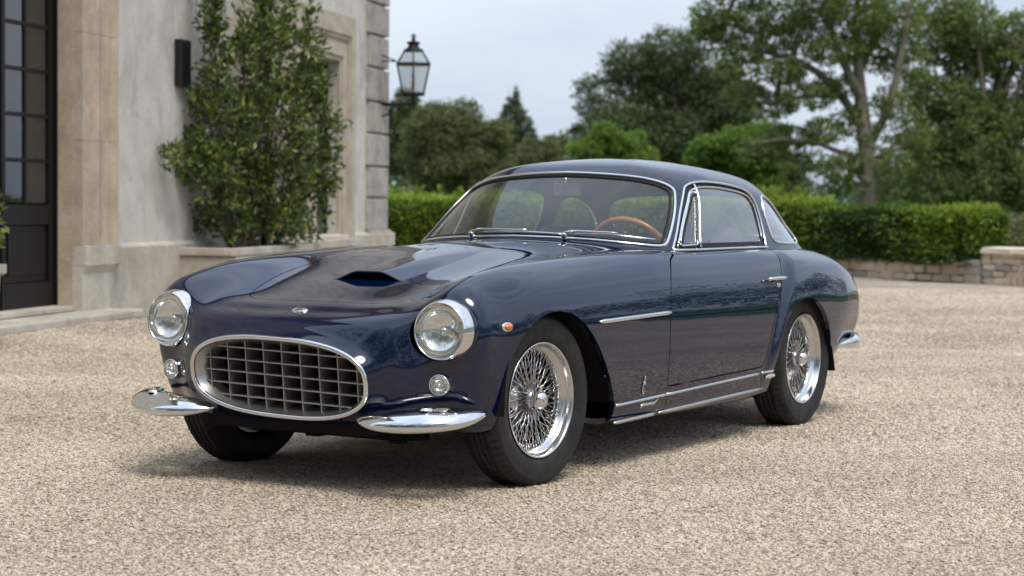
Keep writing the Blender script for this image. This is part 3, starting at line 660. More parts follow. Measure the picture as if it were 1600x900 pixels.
# stone meshes shared between alike stones
def rubble_mesh(i, m):
    r = random.Random(100+i); bm = bmesh.new(); bmesh.ops.create_cube(bm, size=1.0); 
    for v in bm.verts: v.co += Vector((r.uniform(-.09, .09), r.uniform(-.10, .06), r.uniform(-.13, .13)))
    bmesh.ops.bevel(bm, geom=bm.edges[:], offset=.09, segments=1, affect='EDGES'); me = bpy.data.meshes.new('stone'); bm.to_mesh(me); bm.free(); me.materials.append(m); return me
RUB = [rubble_mesh(i, m) for i in range(4) for m in (M['wallstone'], M['wallstone'], M['wallpale'], M['walldark'] if i == 0 else M['wallstone'])]
def stone_wall(name, label, t0, t1, h, course, cope):
    c = wall_pt((t0+t1)/2); W = tag(empty(name, (c[0], c[1], 0)), label, 'stone wall'); W.rotation_euler = (0, 0, WALLROT)
    L = t1-t0; b = MB(); b.box((0, .11, h/2-.03), (L, .18, h+.02)); b.build('wall_core', M['mortar'], W)
    z = .0; r = random.Random(int(t0*10)+3)
    while z < h-.02:
        ch = min(course*r.uniform(.8, 1.25), h-z); x = -L/2
        if h-z-ch < course*.45: ch = h-z
        while x < L/2-.03:
            lw = min(course*r.uniform(1.2, 3.3), L/2-x)
            o = bpy.data.objects.new('stone', r.choice(RUB)); COL.objects.link(o); o.parent = W
            o.location = (x+lw/2, .0+r.uniform(-.015, .015), z+ch/2); o.scale = (lw*.97, .13, ch*.95); o.rotation_euler = (0, r.uniform(-.05, .05), 0); x += lw
        z += ch
    if cope:
        x = -L/2
        while x < L/2-.02:
            lw = min(r.uniform(.5, .8), L/2-x); o = bpy.data.objects.new('coping_stone', RUB[7 if r.random() < .5 else 2]); COL.objects.link(o); o.parent = W
            o.location = (x+lw/2, .06, h+.035); o.scale = (lw*.985, .36, .085); x += lw
    return W
stone_wall('garden_wall', 'low rubble stone wall under the clipped hedge', -1.6, 2.80, .30, .115, False)
stone_wall('garden_wall', 'taller rubble stone wall with flat coping beyond the end of the hedge', 3.12, 9.5, .43, .095, True)
c = wall_pt(2.96); pr = tag(empty('wall_pier', (c[0], c[1], 0)), 'grey stone pier between the low wall and the taller coped wall', 'stone pier'); pr.rotation_euler = (0, 0, WALLROT)
for k_, (z0, z1) in enumerate(((0, .12), (.122, .23), (.232, .325))):
    b = MB(); b.box((0, .06, (z0+z1)/2), (.30, .34, z1-z0)); b.build('stone', M['walldark'], pr, .02)
# wall that follows the hedge further back behind the car
M['hedge_dark'] = leaf_mat('clipped_hedge_leaf', (.017, .042, .013), (.034, .072, .020), (.07, .115, .03), .5, .25)
M['hedge_light'] = leaf_mat('young_hedge_leaf', (.06, .11, .018), (.16, .24, .030), (.30, .38, .05), .5, .35)
M['twig'] = mat('hedge_twig', (.035, .028, .02), .9)
def hedge(name, label, pts, zb, zt, thick, n, lightfrac, seed, tufts=60, mtop=.16):
    """pts: plan polyline of its middle; leaves cling to the outside of a dense dark core, young shoots stand out of the top"""
    pts = [np.array(p) for p in pts]; seg = [(pts[i], pts[i+1]) for i in range(len(pts)-1)]; Ls = [np.linalg.norm(b_-a) for a, b_ in seg]; tot = sum(Ls)
    H = tag(empty(name, (*pts[0], 0)), label, 'hedge'); b = MB()
    for (a, b_), L in zip(seg, Ls):
        m_ = (a+b_)/2; b.box((m_[0], m_[1], (zb+zt)/2-.03), (max(.1, L-.32), thick*.66, zt-zb-.14), math.atan2(*(b_-a)[::-1]))
    core = b.build('branches', M['twig'], H)
    def place(n_, face):
        u = RNG.uniform(0, tot, n_); k = np.searchsorted(np.cumsum(Ls), u); k = np.minimum(k, len(seg)-1); off = np.r_[0, np.cumsum(Ls)][k]
        t = (u-off)/np.array(Ls)[k]; A_ = np.array([s[0] for s in seg])[k]; B_ = np.array([s[1] for s in seg])[k]; c_ = A_+(B_-A_)*t[:, None]
        d_ = (B_-A_)/np.array(Ls)[k][:, None]; nn_ = np.c_[-d_[:, 1], d_[:, 0]]; return c_, nn_, u
    nf = int(n*.72); c_, nn_, u = place(nf, 0); sd = RNG.choice([-1, 1], nf, p=[.2, .8]); 
    # (the two end faces get their own leaves too)
    # choose the side that faces the camera more often
    sgn = np.sign(np.sum(nn_*(CAM[:2]-c_), axis=1)); sd = sd*sgn
    z = zb-.03+(zt-zb+.03)*RNG.uniform(0, 1, nf)
    bulge = .05*np.sin(u*2.1+seed)+.04*np.sin(u*5.3+z*4)+.03*np.sin(z*9+u*3)
    P = np.c_[c_+nn_*(sd*(thick*.5+bulge+RNG.normal(0, .03, nf)-.05*((z-zb)/(zt-zb) > .93)))[:, None], z]; D = np.c_[nn_*sd[:, None], np.full(nf, .25)]*.8+rand_dirs(nf)*.8
    nt_ = n-nf; c2, n2, u2 = place(nt_, 1); P2 = np.c_[c2+n2*(RNG.uniform(-.5, .5, nt_)*thick)[:, None], zt+.03*np.sin(u2*3.1+seed)+RNG.normal(0, .035, nt_)+.02]; D2 = rand_dirs(nt_)*.8+np.array([0, 0, .8])
    ne = int(n*.05)       # the two end faces
    for q_, (pa, pb) in ((0, (pts[1], pts[0])), (1, (pts[-2], pts[-1]))):
        e_ = (pb-pa)/np.linalg.norm(pb-pa); en = np.array([-e_[1], e_[0]]); i_ = slice(q_*ne, (q_+1)*ne)
        P[i_, :2] = pb+en*(RNG.uniform(-.5, .5, ne)*thick)[:, None]+e_*RNG.normal(.02, .05, ne)[:, None]; D[i_] = np.r_[e_, .25]*.8+rand_dirs(ne)*.8; u[i_] = q_*tot
    lf = np.interp(u, np.linspace(0, tot, len(lightfrac)), lightfrac); lf2 = np.interp(u2, np.linspace(0, tot, len(lightfrac)), lightfrac)
    tone = RNG.beta(2, 3, nf); 
    o1 = leaves('foliage', P, D, rand_dirs(nf), RNG.uniform(.04, .08, nf), RNG.uniform(.024, .042, nf), np.clip(tone, 0, 1), M['hedge_dark'], H)
    kk = (RNG.uniform(size=nf) < lf*np.clip(.35+.8*(z-zb)/(zt-zb)+.35*np.sin(u*1.7)*np.sin(z*5+u), 0, 1))
    # shoots
    ns_ = tufts*22; c3, n3, u3 = place(tufts, 2); hgt = RNG.uniform(.06, mtop*1.2, tufts)*np.interp(u3, np.linspace(0, tot, len(lightfrac)), np.clip(np.array(lightfrac)*1.4, .35, 1)); ii = np.repeat(np.arange(tufts), 22); tt = RNG.uniform(0, 1, ns_)
    P3_ = np.c_[c3[ii]+n3[ii]*(RNG.uniform(-.42, .42, tufts)*thick)[ii][:, None]+RNG.normal(0, .035, (ns_, 2))*(1.2-tt)[:, None], zt+tt*hgt[ii]]
    PL_ = np.r_[P[kk]+np.r_[D[kk]]*.02, P2, P3_]; nl = len(PL_); DL = np.r_[D[kk]+rand_dirs(kk.sum())*.4, D2, rand_dirs(ns_)*.7+np.array([0, 0, .9])]
    tl = np.clip(np.r_[RNG.beta(2.5, 2.5, kk.sum()), np.clip(lf2*.7+RNG.normal(0, .2, nt_), 0, 1), RNG.beta(3, 2, ns_)], 0, 1)
    o2 = leaves('young_leaves', PL_, DL, rand_dirs(nl), RNG.uniform(.05, .095, nl), RNG.uniform(.03, .05, nl), tl, M['hedge_light'], H)
    for o in (o1, o2): tag(o, kind='stuff')
    for o in H.children: o.matrix_parent_inverse = H.matrix_basis.inverted()
    return H
w2 = lambda t, o: tuple(wall_pt(t, o))
hedge('clipped_hedge', 'clipped hedge on the low stone wall, dark sided with bright tufts at its right end', [w2(-3.4, -.42), w2(.2, -.30), w2(2.82, -.20)], .30, .945, .80, 46000, [.5, .5, .7, .6, .04, .04, .45, 1.25], 1, 130)
hedge('hedge', 'bright yellow-green hedge seen behind and through the car', [fr_pt(37, 480), fr_pt(36, 720), fr_pt(34, 960), fr_pt(32.6, 1180), fr_pt(31.8, 1275)], .0, 1.06, 1.1, 42000, [1.5, 1.5, 1.1, 1.1, 1.3, 1.5], 2, 220, .24)
pk_ = tag(empty('flowering_bush', (*fr_pt(30, 1640), 0)), 'pale bush with pinkish tips behind the taller stone wall', 'bush')
pts, dd, _k = cloud([(P3(1580, 372, 30), (.32, .4, .30)), (P3(1625, 366, 30.4), (.45, .4, .36)), (P3(1680, 360, 30.2), (.5, .4, .4))], 6000, .6); n = len(pts)
o = leaves('foliage', pts, dd*.6+rand_dirs(n)*.8, rand_dirs(n), RNG.uniform(.04, .08, n), RNG.uniform(.025, .04, n), np.clip(RNG.beta(2, 2, n), 0, 1), leaf_mat('pinkish_leaf', (.06, .09, .03), (.16, .17, .07), (.34, .22, .16), .5), pk_); o.matrix_parent_inverse = pk_.matrix_basis.inverted(); tag(o, kind='stuff')
b = MB()
for x in (1580, 1620, 1670): b.tube([P3(1625, 400, 30.2)*np.array([1, 1, 0])+np.array([0, 0, .0]), P3(x+4, 375, 30.2)], [.03, .01], 6)
o = b.build('stems', M['twig'], pk_); o.matrix_parent_inverse = pk_.matrix_basis.inverted()

# ------------------------------------------------------------------ trees
M['bark'] = mat('tree_bark', (.16, .125, .09), .9)
def _bark():
    t = NT(M['bark']); p = t.pos(); t.l(t.ramp(t.noise(t.scale(p, (6, 6, 1.2)), 2, 6, .7), [(.3, (.13, .105, .08)), (.7, (.36, .30, .235))]), t.b.inputs['Base Color']); t.bump(t.noise(t.scale(p, (9, 9, 1.5)), 2, 5, .7), .8, .04)
_bark()
M['oak'] = leaf_mat('oak_leaf', (.036, .058, .022), (.074, .106, .038), (.150, .180, .066), .6, .2)
M['ash'] = leaf_mat('ash_leaf', (.072, .110, .034), (.150, .200, .062), (.29, .325, .115), .55, .35)
M['lime'] = leaf_mat('lime_leaf', (0.065, 0.123, 0.023), (0.138, 0.217, 0.038), (0.275, 0.348, 0.065), .55, .35)
M['olive'] = leaf_mat('olive_leaf', (.058, .082, .030), (.125, .150, .055), (.225, .235, .090), .6, .25)
M['pine'] = leaf_mat('pine_needle', (.040, .070, .032), (.085, .125, .052), (.150, .190, .085), .6, .2)
def tree(name, label, px, depth, blobs_px, m, n, leaf, trunk_w, base_y=None, limbs=(), shell=.5, seedtone=.0):
    """blobs_px: clumps given as (column, row, half width, half height) at this tree's distance; limbs: polylines of (column, row, radius)"""
    b0 = at(depth, px); T = tag(empty(name, (b0.x, b0.y, 0)), label, 'tree'); k = depth/FPX; r = random.Random(int(px*7+depth))
    bl = [(P3(x, y, depth+r.uniform(-1, 1)*rx*k*.8), (rx*k, rx*k*.9, ry*k)) for x, y, rx, ry in blobs_px]
    b = MB(); topc = np.mean([c for c, _ in bl], axis=0); tz = min(c[2]-q[2]*.3 for c, q in bl)
    foot = np.array([b0.x, b0.y, -.05])
    if limbs:
        for pl in limbs:
            pp = [P3(x, y, depth+r.uniform(-.4, .4)) for x, y, _ in pl]; b.tube(pp, [q*k for *_, q in pl], 9)
    else:
        b.tube([foot, foot*.5+np.array([topc[0], topc[1], tz])*.5, np.array([topc[0], topc[1], (tz+topc[2])/2]), topc], [trunk_w, trunk_w*.75, trunk_w*.5, trunk_w*.2], 9)
    for c, q in bl:            # a limb to every clump
        if limbs:
            cand = [P3(x, y, depth) for pl in limbs for x, y, _ in pl]; a = min(cand, key=lambda v: np.linalg.norm(v-c)+max(0, v[2]-c[2])*1.5)
        else: a = np.array([topc[0], topc[1], tz+(c[2]-tz)*.35]) if c[2] > tz else np.array([topc[0], topc[1], c[2]*.8])
        m_ = (a+c)/2+np.array([0, 0, .06*np.linalg.norm(c-a)]); b.tube([a, m_, c, c+(c-a)*.25], [trunk_w*.26, trunk_w*.18, trunk_w*.10, trunk_w*.03], 6)
        for _ in range(4):
            e = c+np.array([r.uniform(-.8, .8)*q[0], r.uniform(-.8, .8)*q[1], r.uniform(-.2, .85)*q[2]]); b.tube([c, (c+e)/2, e], [trunk_w*.09, trunk_w*.06, trunk_w*.02], 5)
    tk = b.build('trunk', M['bark'], T)
    # every clump breaks up into sprays, every spray into leaves
    ns_ = max(60, n//16); sc, sd, ki = cloud(bl, ns_, shell); per = n//ns_; nn_ = ns_*per
    spread = np.repeat(np.array([min(q) for _, q in bl])[ki]*.20+leaf*.6, per)[:, None]
    P = np.repeat(sc, per, axis=0)+rand_dirs(nn_)*(RNG.uniform(0, 1, (nn_, 1))**.6*1.5)*spread*np.array([1, 1, .6]); D = np.repeat(sd, per, axis=0)*.5+rand_dirs(nn_)*.9+np.array([0, 0, -.1])
    tone = np.clip(RNG.beta(2.4, 2.6, nn_)+np.repeat(RNG.normal(0, .16, ns_), per)+seedtone, 0, 1)
    cr_ = leaves('crown', P, D, rand_dirs(nn_), RNG.uniform(.7, 1.35, nn_)*leaf, RNG.uniform(.45, .8, nn_)*leaf, tone, m, T); tag(cr_, kind='stuff')
    for o in T.children: o.matrix_parent_inverse = T.matrix_basis.inverted()
    return T
G_ = 'trees beyond the hedge'
def auto(cx, cy, rx, ry, n, seed, small=.42):
    """clumps filling a rounded crown outline"""
    r = random.Random(seed); L = []
    for i in range(n):
        a = 2*math.pi*i/n*2.4+r.uniform(-.3, .3); q = math.sqrt((i+.6)/n)*.80
        s_ = small*r.uniform(.75, 1.2)*(1.15-.35*q); L.append((cx+rx*q*math.cos(a), cy+ry*q*math.sin(a), rx*s_, ry*s_*r.uniform(.75, 1.0)))
    return L
tree('tree', 'dark green tree directly behind the wall lantern', 640, 105, auto(640, 215, 52, 78, 11, 1), M['oak'], 20700, 0.186, .25)
tree('tree', 'broad olive green tree left of the conifer, above the bright hedge', 715, 92, auto(712, 240, 95, 82, 20, 2, .34), M['olive'], 46000, 0.136, .35)
cb = []
for i, y in enumerate(range(152, 300, 17)):
    w_ = 8+i*7.0; cb += [(800+random.Random(i).uniform(-5, 5), y, w_*.6, 12), (800-w_*.8, y+6, w_*.45, 9), (800+w_*.8, y+5, w_*.45, 9)]
tree('conifer_tree', 'pointed conifer standing between the olive green tree and the big dark tree', 800, 120, cb, M['pine'], 27599, 0.149, .25, shell=.4)
tree('tree', 'low green tree filling the dip right of the conifer', 850, 112, auto(850, 262, 55, 55, 12, 4), M['olive'], 23000, 0.174, .22)
tree('tree', 'big round-headed dark green tree behind the car roof', 1052, 118, auto(1052, 190, 118, 122, 30, 5, .30)+[(930,150,40,34),(985,100,48,36),(1045,82,50,34),(1100,110,50,38),(1150,150,40,36),(960,205,55,40),(915,215,30,26),(1160,200,36,34)], M['oak'], 69000, 0.198, .5)
tree('tree', 'bright green bushy tree in front of the big dark tree', 950, 80, auto(948, 240, 68, 46, 14, 6), M['lime'], 32199, 0.118, .2)
tree('tree', 'pale green feathery tree between the dark tree and the tall ash trunk', 1150, 70, auto(1150, 250, 86, 58, 16, 7, .36)+[(1095,240,26,22),(1200,215,30,26)], M['lime'], 34500, 0.112, .2, seedtone=-.05)
LM = [[(1357,345,15),(1356,300,14),(1352,255,13),(1347,205,12),(1340,150,10.5),(1335,95,8),(1332,40,6),(1334,-30,4)],
      [(1350,235,8),(1375,190,7),(1392,140,6),(1402,90,5),(1412,30,4),(1420,-20,3)], [(1347,200,8),(1310,150,7),(1275,115,6),(1235,92,4.5),(1180,80,3),(1120,62,1.8)],
      [(1350,250,5.5),(1310,238,4.5),(1265,220,3.4),(1215,218,2.4),(1170,225,1.4)], [(1341,150,7),(1310,95,6),(1292,45,5),(1285,-10,4)], [(1338,110,6),(1365,60,5),(1375,10,4)],
      [(1356,285,4.5),(1325,262,3.4),(1285,256,2.4),(1245,264,1.4)], [(1352,260,6),(1390,235,5),(1420,225,3.5)], [(1310,150,4),(1260,150,3.4),(1210,160,2.4),(1165,150,1.2)]]
AB = [(1330,250,28,18),(1345,55,40,24),(1360,215,24,20),(1120,45,52,22),(1165,80,48,20),(1105,20,36,16),(1190,30,60,26),(1240,60,55,26),(1215,110,48,20),(1270,20,60,28),(1300,80,48,24),(1335,20,60,30),(1390,30,52,32),(1255,150,50,20),(1200,165,46,18),(1165,145,32,16),(1300,135,40,20),(1365,90,42,26),(1410,100,40,34),(1230,215,48,18),(1280,205,44,18),(1190,232,42,16),(1325,190,34,20),(1390,165,36,28),(1300,262,34,16),(1245,255,40,16),(1390,255,34,20),(1150,-20,60,24),(1250,-30,70,28),(1350,-35,70,30),(1310,290,26,16),(1385,300,26,22),(1420,210,34,30),(1140,110,30,13),(1090,48,26,12)]
tree('ash_tree', 'tall open-crowned tree with a pale forked trunk above the clipped hedge', 1357, 58, AB, M['ash'], 46500, 0.102, .42, limbs=LM, shell=.42)
tree('tree', 'dense spreading tree filling the right edge of the view', 1545, 60, auto(1545, 165, 150, 190, 44, 9, .27)+[(1440,60,40,40),(1470,10,50,40),(1430,150,34,40),(1440,230,40,36),(1455,285,46,30),(1530,300,60,30),(1600,290,60,40)], M['ash'], 66000, 0.115, .4, seedtone=-.06)
tree('tree', 'dark tree half hidden behind the pale forked trunk', 1250, 125, auto(1222, 286, 32, 34, 8, 10), M['oak'], 16099, 0.186, .2)
tree('tree', 'low dark growth under the spreading tree at the right edge', 1480, 66, auto(1490, 300, 110, 34, 16, 11, .34), M['oak'], 27599, 0.099, .15)
# the wood that closes the view behind them all
def woodland(name, label, spots, m, n, leaf):
    bl = []
    for x, y, h, w_ in spots:
        for k in range(4):
            bl.append(((x+random.uniform(-.4, .4)*w_, y+random.uniform(-.4, .4)*w_, h*random.uniform(.35, .78)), (w_*.52, w_*.52, h*.26)))
        bl.append(((x, y, h*.22), (w_*.55, w_*.55, h*.24)))
    P, d_, ki = cloud(bl, n, .7); D = d_*.6+rand_dirs(n)*.8
    o = leaves(name, P, D, rand_dirs(n), RNG.uniform(.7, 1.4, n)*leaf, RNG.uniform(.5, .9, n)*leaf, np.clip(RNG.beta(2.2, 2.8, n), 0, 1), m)
    return tag(o, label, kind='stuff')
sp = []
for x in range(560, 1260, 46): p = at(150+random.uniform(-6, 6), x); sp.append((p.x, p.y, random.uniform(4.2, 6.0), 3.4))
for x in range(1350, 1900, 50): p = at(95+random.uniform(-5, 5), x); sp.append((p.x, p.y, random.uniform(3.2, 5), 3.0))
woodland('far_wood', 'dark line of woodland beyond the garden trees', sp, M['oak'], 26000, .34)
sp = []
for a in np.linspace(-.42, 1.95, 40):            # the parkland trees on the open side of the forecourt, mirrored in the paintwork
    R0 = random.uniform(44, 56); ang = math.pi-.55-a; sp.append((R0*math.cos(ang), R0*math.sin(ang), random.uniform(6, 10.5), random.uniform(3.4, 5.5)))
for a in np.linspace(-.85, .95, 20):
    R0 = random.uniform(19, 24); sp.append((R0*math.cos(a), R0*math.sin(a), random.uniform(12, 16), random.uniform(4, 5)))
sp += [(16.5, .5, 19, 5.5), (17.5, 6.5, 20, 6), (15.5, -6, 18, 5.5)]  # tall unseen trees added behind the camera to darken reflections on the nose
woodland('park_and_added_wood', 'line of park trees on the open side of the forecourt, with unseen tall trees added behind the camera', sp, M['oak'], 190000, .21)
hv = []; hn = 80
for r_, zf in ((900, 0), (1250, 1.0), (1600, .0)):
    for i in range(hn+1):
        x = 700+i*(1800-700)/hn; p = at(r_, x); h = 5+(10+5*math.sin(i*.16+1)+3*math.sin(i*.41)); hv.append((p.x, p.y, -5+zf*h))
hl_ = mesh_pd('hills', hv, [(k*(hn+1)+i, k*(hn+1)+i+1, (k+1)*(hn+1)+i+1, (k+1)*(hn+1)+i) for k in range(2) for i in range(hn)], mat('distant_woods', (.07, .11, .09), .95), None, True); tag(hl_, 'wooded hill far off beyond the trees', kind='structure')
# ------------------------------------------------------------------ the car: nose towards +x, its own left side towards +y, ground at z = 0
car = tag(empty('car'), 'dark navy blue vintage two-door coupe with chrome wire wheels parked on gravel', 'car')
WB = 2.6; ZC = .325
# half sections from the sill (bottom) to the centre line of the car: x, then (y, z) or (x, y, z)
ROWS = [
 (-3.585, [(.30,.37),(.34,.37),(.38,.40),(.40,.45),(.41,.50),(.40,.55),(.36,.60),(.30,.63),(.24,.645),(.16,.65),(.08,.655),(0,.655)]),
 (-3.53, [(.50,.345),(.555,.355),(.60,.385),(.635,.43),(.65,.50),(.645,.585),(.605,.66),(.535,.708),(.43,.715),(.30,.725),(.15,.73),(0,.73)]),
 (-3.36, [(.53,.33),(.61,.338),(.665,.37),(.70,.43),(.722,.515),(.722,.62),(.685,.715),(.60,.772),(.48,.785),(.33,.785),(.16,.79),(0,.79)]),
 (-3.03, [(.56,.26),(.68,.272),(.735,.33),(.765,.43),(.785,.54),(.78,.66),(.735,.768),(.648,.828),(.525,.845),(.36,.847),(.18,.85),(0,.85)]),
 (-2.60, [(.58,.20),(.72,.21),(.768,.285),(.797,.42),(.808,.56),(.797,.69),(.745,.797),(.655,.855),(.55,.872),(.38,.885),(.19,.89),(0,.89)]),
 (-2.15, [(.60,.185),(.745,.19),(.785,.275),(.806,.42),(.811,.57),(.798,.70),(.75,.80),(.67,.862),(.57,.878),(.40,.895),(.20,.90),(0,.90)]),
 (-1.60, [(.60,.18),(.752,.185),(.788,.275),(.806,.42),(.811,.57),(.798,.70),(.75,.80),(.67,.862),(.57,.872),(.40,.895),(.20,.905),(0,.905)]),
 (-1.05, [(.60,.18),(.752,.187),(.788,.275),(.806,.42),(.811,.57),(.799,.70),(.752,.803),(.672,.867),(.57,.877),(.40,.895),(.20,.910),(0,.915)]),
 (-.55,  [(.60,.19),(.748,.197),(.786,.28),(.805,.42),(.810,.57),(.80,.695),(.75,.798),(.655,.860),(.54,.857),(.38,.857),(.19,.869),(0,.874)]),
 (-.10,  [(.60,.20),(.74,.205),(.782,.285),(.802,.42),(.807,.57),(.798,.685),(.747,.787),(.642,.844),(.52,.826),(.37,.795),(.19,.795),(0,.798)]),
 (.20,   [(.58,.215),(.715,.22),(.758,.295),(.780,.42),(.788,.55),(.782,.66),(.735,.765),(.632,.820),(.51,.785),(.36,.742),(.18,.740),(0,.742)]),
 (.38,   [(.55,.23),(.68,.235),(.725,.305),(.752,.42),(.764,.54),(.760,.635),(.718,.735),(.624,.785),(.505,.742),(.36,.703),(.18,.700),(0,.702)]),
 (.475,  [(.43,.50,.24),(.44,.62,.245),(.455,.672,.305),(.465,.712,.40),(.47,.738,.51),(.47,.742,.61),(.475,.708,.70),(.475,.618,.744),(.475,.50,.704),(.475,.35,.685),(.475,.17,.682),(.475,0,.683)]),
 (.53,   [(.48,.43,.243),(.495,.525,.255),(.51,.575,.305),(.522,.60,.38),(.528,.61,.47),(.528,.608,.545),(.527,.59,.62),(.53,.545,.668),(.535,.455,.668),(.54,.33,.664),(.545,.16,.660),(.545,0,.661)]),
 (.60,   [(.55,.30,.246),(.57,.40,.263),(.588,.455,.305),(.600,.482,.365),(.606,.49,.435),(.608,.485,.505),(.608,.465,.565),(.612,.425,.606),(.618,.36,.626),(.624,.26,.633),(.628,.13,.633),(.628,0,.633)]),
]
FRONT_A = [-90,-68,-48,-30,-12,6,24,42,57,69,80,90]
GX = lambda z: .70-.15*(.57-z)
def ring_pt(a, hw, hh, dx, zc=.4215, roll=0.0):
    c, s = math.cos(R_(a)), math.sin(R_(a)); e = 2/2.6
    v = hw*math.copysign(abs(c)**e, c); z = hh*math.copysign(abs(s)**e, s)
    v, z = v*math.cos(roll)-z*math.sin(roll), v*math.sin(roll)+z*math.cos(roll)
    return (GX(zc+z)+dx, v, zc+z)
net = []
for x, pts in ROWS: net.append([(x, *p) if len(p) == 2 else p for p in pts])
net.append([ring_pt(a, .424, .164, -.030) for a in FRONT_A])
net.append([ring_pt(a, .392, .143, .002) for a in FRONT_A])
net = np.array(net, float)
net[-1][0][1] = net[-2][0][1] = 0; net[-1][-1][1] = net[-2][-1][1] = 0
full = np.concatenate([net, (net*np.array([1, -1, 1]))[:, -2::-1]], axis=1)      # across the centre line
def surface(P, step_i, step_j):
    ti = knots(P); qi = dense(ti, P, step_i); S = spline(P, ti, qi)
    Q = S.transpose(1, 0, 2); tj = knots(P.transpose(1, 0, 2)); qj = dense(tj, P.transpose(1, 0, 2), step_j)
    return spline(Q, tj, qj).transpose(1, 0, 2)
S = surface(full, .022, .016)
# the rear wing swells out behind the door along a forward-leaning crease
HZ = np.array([.20,.36,.48,.62,.74,.81,.86,.90]); HX = np.array([-1.99,-2.03,-2.087,-2.163,-2.266,-2.345,-2.41,-2.43])
xc = np.interp(S[..., 2], HZ, HX)
d = xc-S[..., 0]
amp = .023*smooth((d+.022)/.055)*(1-smooth((d-.05)/.75))*smooth((S[..., 2]-.22)/.22)*(1-smooth((S[..., 2]-.80)/.085))
S[..., 1] += np.sign(S[..., 1])*amp*(np.abs(S[..., 1]) > .5)
NB = grid_normals(S)
if (NB[..., 1]*S[..., 1]).mean() < 0: NB = -NB
TB = grid_tris(*S.shape[:2]);
BODY = (S.reshape(-1, 3), NB.reshape(-1, 3), TB, np.zeros(S.shape[0]*S.shape[1], bool))
# make face winding agree with the normals
_t = BODY[2]; _n = np.cross(BODY[0][_t[:, 1]]-BODY[0][_t[:, 0]], BODY[0][_t[:, 2]]-BODY[0][_t[:, 0]])
if (np.einsum('ij,ij->i', _n, BODY[1][_t[:, 0]]) < 0).mean() > .5: BODY = (BODY[0], BODY[1], _t[:, ::-1].copy(), BODY[3])
bvh_body = BVHTree.FromPolygons([Vector(v) for v in BODY[0]], BODY[2].tolist())
def on_side(x, z, sgn=1, off=0.0):
    h = bvh_body.ray_cast(Vector((x, 1.5*sgn, z)), Vector((0, -sgn, 0)))
    return (h[0]+h[1]*off*(1 if h[1].y*sgn > 0 else -1), h[1]*(1 if h[1].y*sgn > 0 else -1)) if h[0] else (None, None)
def on_top(x, y, off=0.0):
    h = bvh_body.ray_cast(Vector((x, y, 1.6)), Vector((0, 0, -1)))
    n = h[1] if h[1].z > 0 else -h[1]
    return h[0]+n*off, n
# greenhouse: rings from the waist up to the crown of the roof, each from the windscreen centre round the left side to the rear centre
GH = [
 [(-1.00,0,.86),(-1.02,.27,.855),(-1.11,.515,.845),(-1.27,.67,.83),(-1.55,.678,.82),(-1.95,.680,.82),(-2.35,.670,.82),(-2.74,.64,.82),(-3.07,.57,.80),(-3.28,.36,.80),(-3.34,0,.80)],
 [(-1.06,0,.918),(-1.08,.25,.913),(-1.155,.49,.899),(-1.305,.640,.878),(-1.58,.661,.868),(-1.95,.657,.869),(-2.35,.648,.873),(-2.74,.618,.873),(-3.02,.54,.862),(-3.20,.34,.86),(-3.26,0,.86)],
 [(-1.275,0,1.065),(-1.29,.24,1.059),(-1.345,.47,1.040),(-1.465,.60,1.015),(-1.67,.622,1.015),(-1.97,.608,1.02),(-2.34,.597,1.018),(-2.66,.567,1.005),(-2.90,.485,.985),(-3.04,.29,.985),(-3.09,0,.985)],
 [(-1.485,0,1.190),(-1.50,.23,1.184),(-1.53,.41,1.170),(-1.61,.54,1.150),(-1.78,.570,1.157),(-2.02,.556,1.163),(-2.32,.541,1.153),(-2.58,.508,1.140),(-2.78,.415,1.118),(-2.86,.22,1.103),(-2.90,0,1.103)],
 [(-1.555,0,1.230),(-1.57,.21,1.227),(-1.60,.37,1.220),(-1.675,.475,1.208),(-1.82,.502,1.214),(-2.03,.490,1.217),(-2.29,.472,1.210),(-2.54,.435,1.198),(-2.69,.345,1.182),(-2.73,.18,1.168),(-2.76,0,1.168)],
 [(-1.67,0,1.263),(-1.68,.15,1.261),(-1.70,.25,1.259),(-1.77,.31,1.255),(-1.88,.315,1.257),(-2.04,.32,1.261),(-2.23,.305,1.255),(-2.37,.265,1.243),(-2.46,.20,1.235),(-2.52,.11,1.231),(-2.54,0,1.230)],
 [(-1.86,0,1.281),(-1.865,.001,1.281),(-1.89,.001,1.283),(-1.91,.001,1.284),(-1.96,.001,1.285),(-2.03,.001,1.286),(-2.12,.001,1.283),(-2.19,.001,1.279),(-2.24,.001,1.275),(-2.265,.001,1.272),(-2.27,0,1.272)],
]
gh = np.array(GH, float)
gh = np.concatenate([gh, (gh*np.array([1, -1, 1]))[:, -2:0:-1]], axis=1)       # closed ring
pad = np.concatenate([gh[:, -4:], gh, gh[:, :5]], axis=1)
pad = np.concatenate([pad, (pad[-2:-1]*np.array([1, -1, 1]))], axis=0)
ti = knots(pad); keep_t = ti[-2]; qi = dense(ti[:-1], pad[:-1], .015); Gs = spline(pad, ti, qi)
tj = knots(pad.transpose(1, 0, 2)); ng = gh.shape[1]; qj = dense(tj, pad.transpose(1, 0, 2), .016); qj = qj[(qj >= tj[4]-1e-9) & (qj <= tj[4+ng]+1e-9)]
Gs = spline(Gs.transpose(1, 0, 2), tj, qj).transpose(1, 0, 2)
NG = grid_normals(Gs); NG[-1] = (0, 0, 1)
TG = grid_tris(*Gs.shape[:2]); _gv = Gs.reshape(-1, 3); _gn = NG.reshape(-1, 3)
if (_gn[:, 1]*_gv[:, 1]).mean() < 0: _gn = -_gn
_gn.reshape(NG.shape)[-1] = (0, 0, 1)
_n = np.cross(_gv[TG[:, 1]]-_gv[TG[:, 0]], _gv[TG[:, 2]]-_gv[TG[:, 0]])
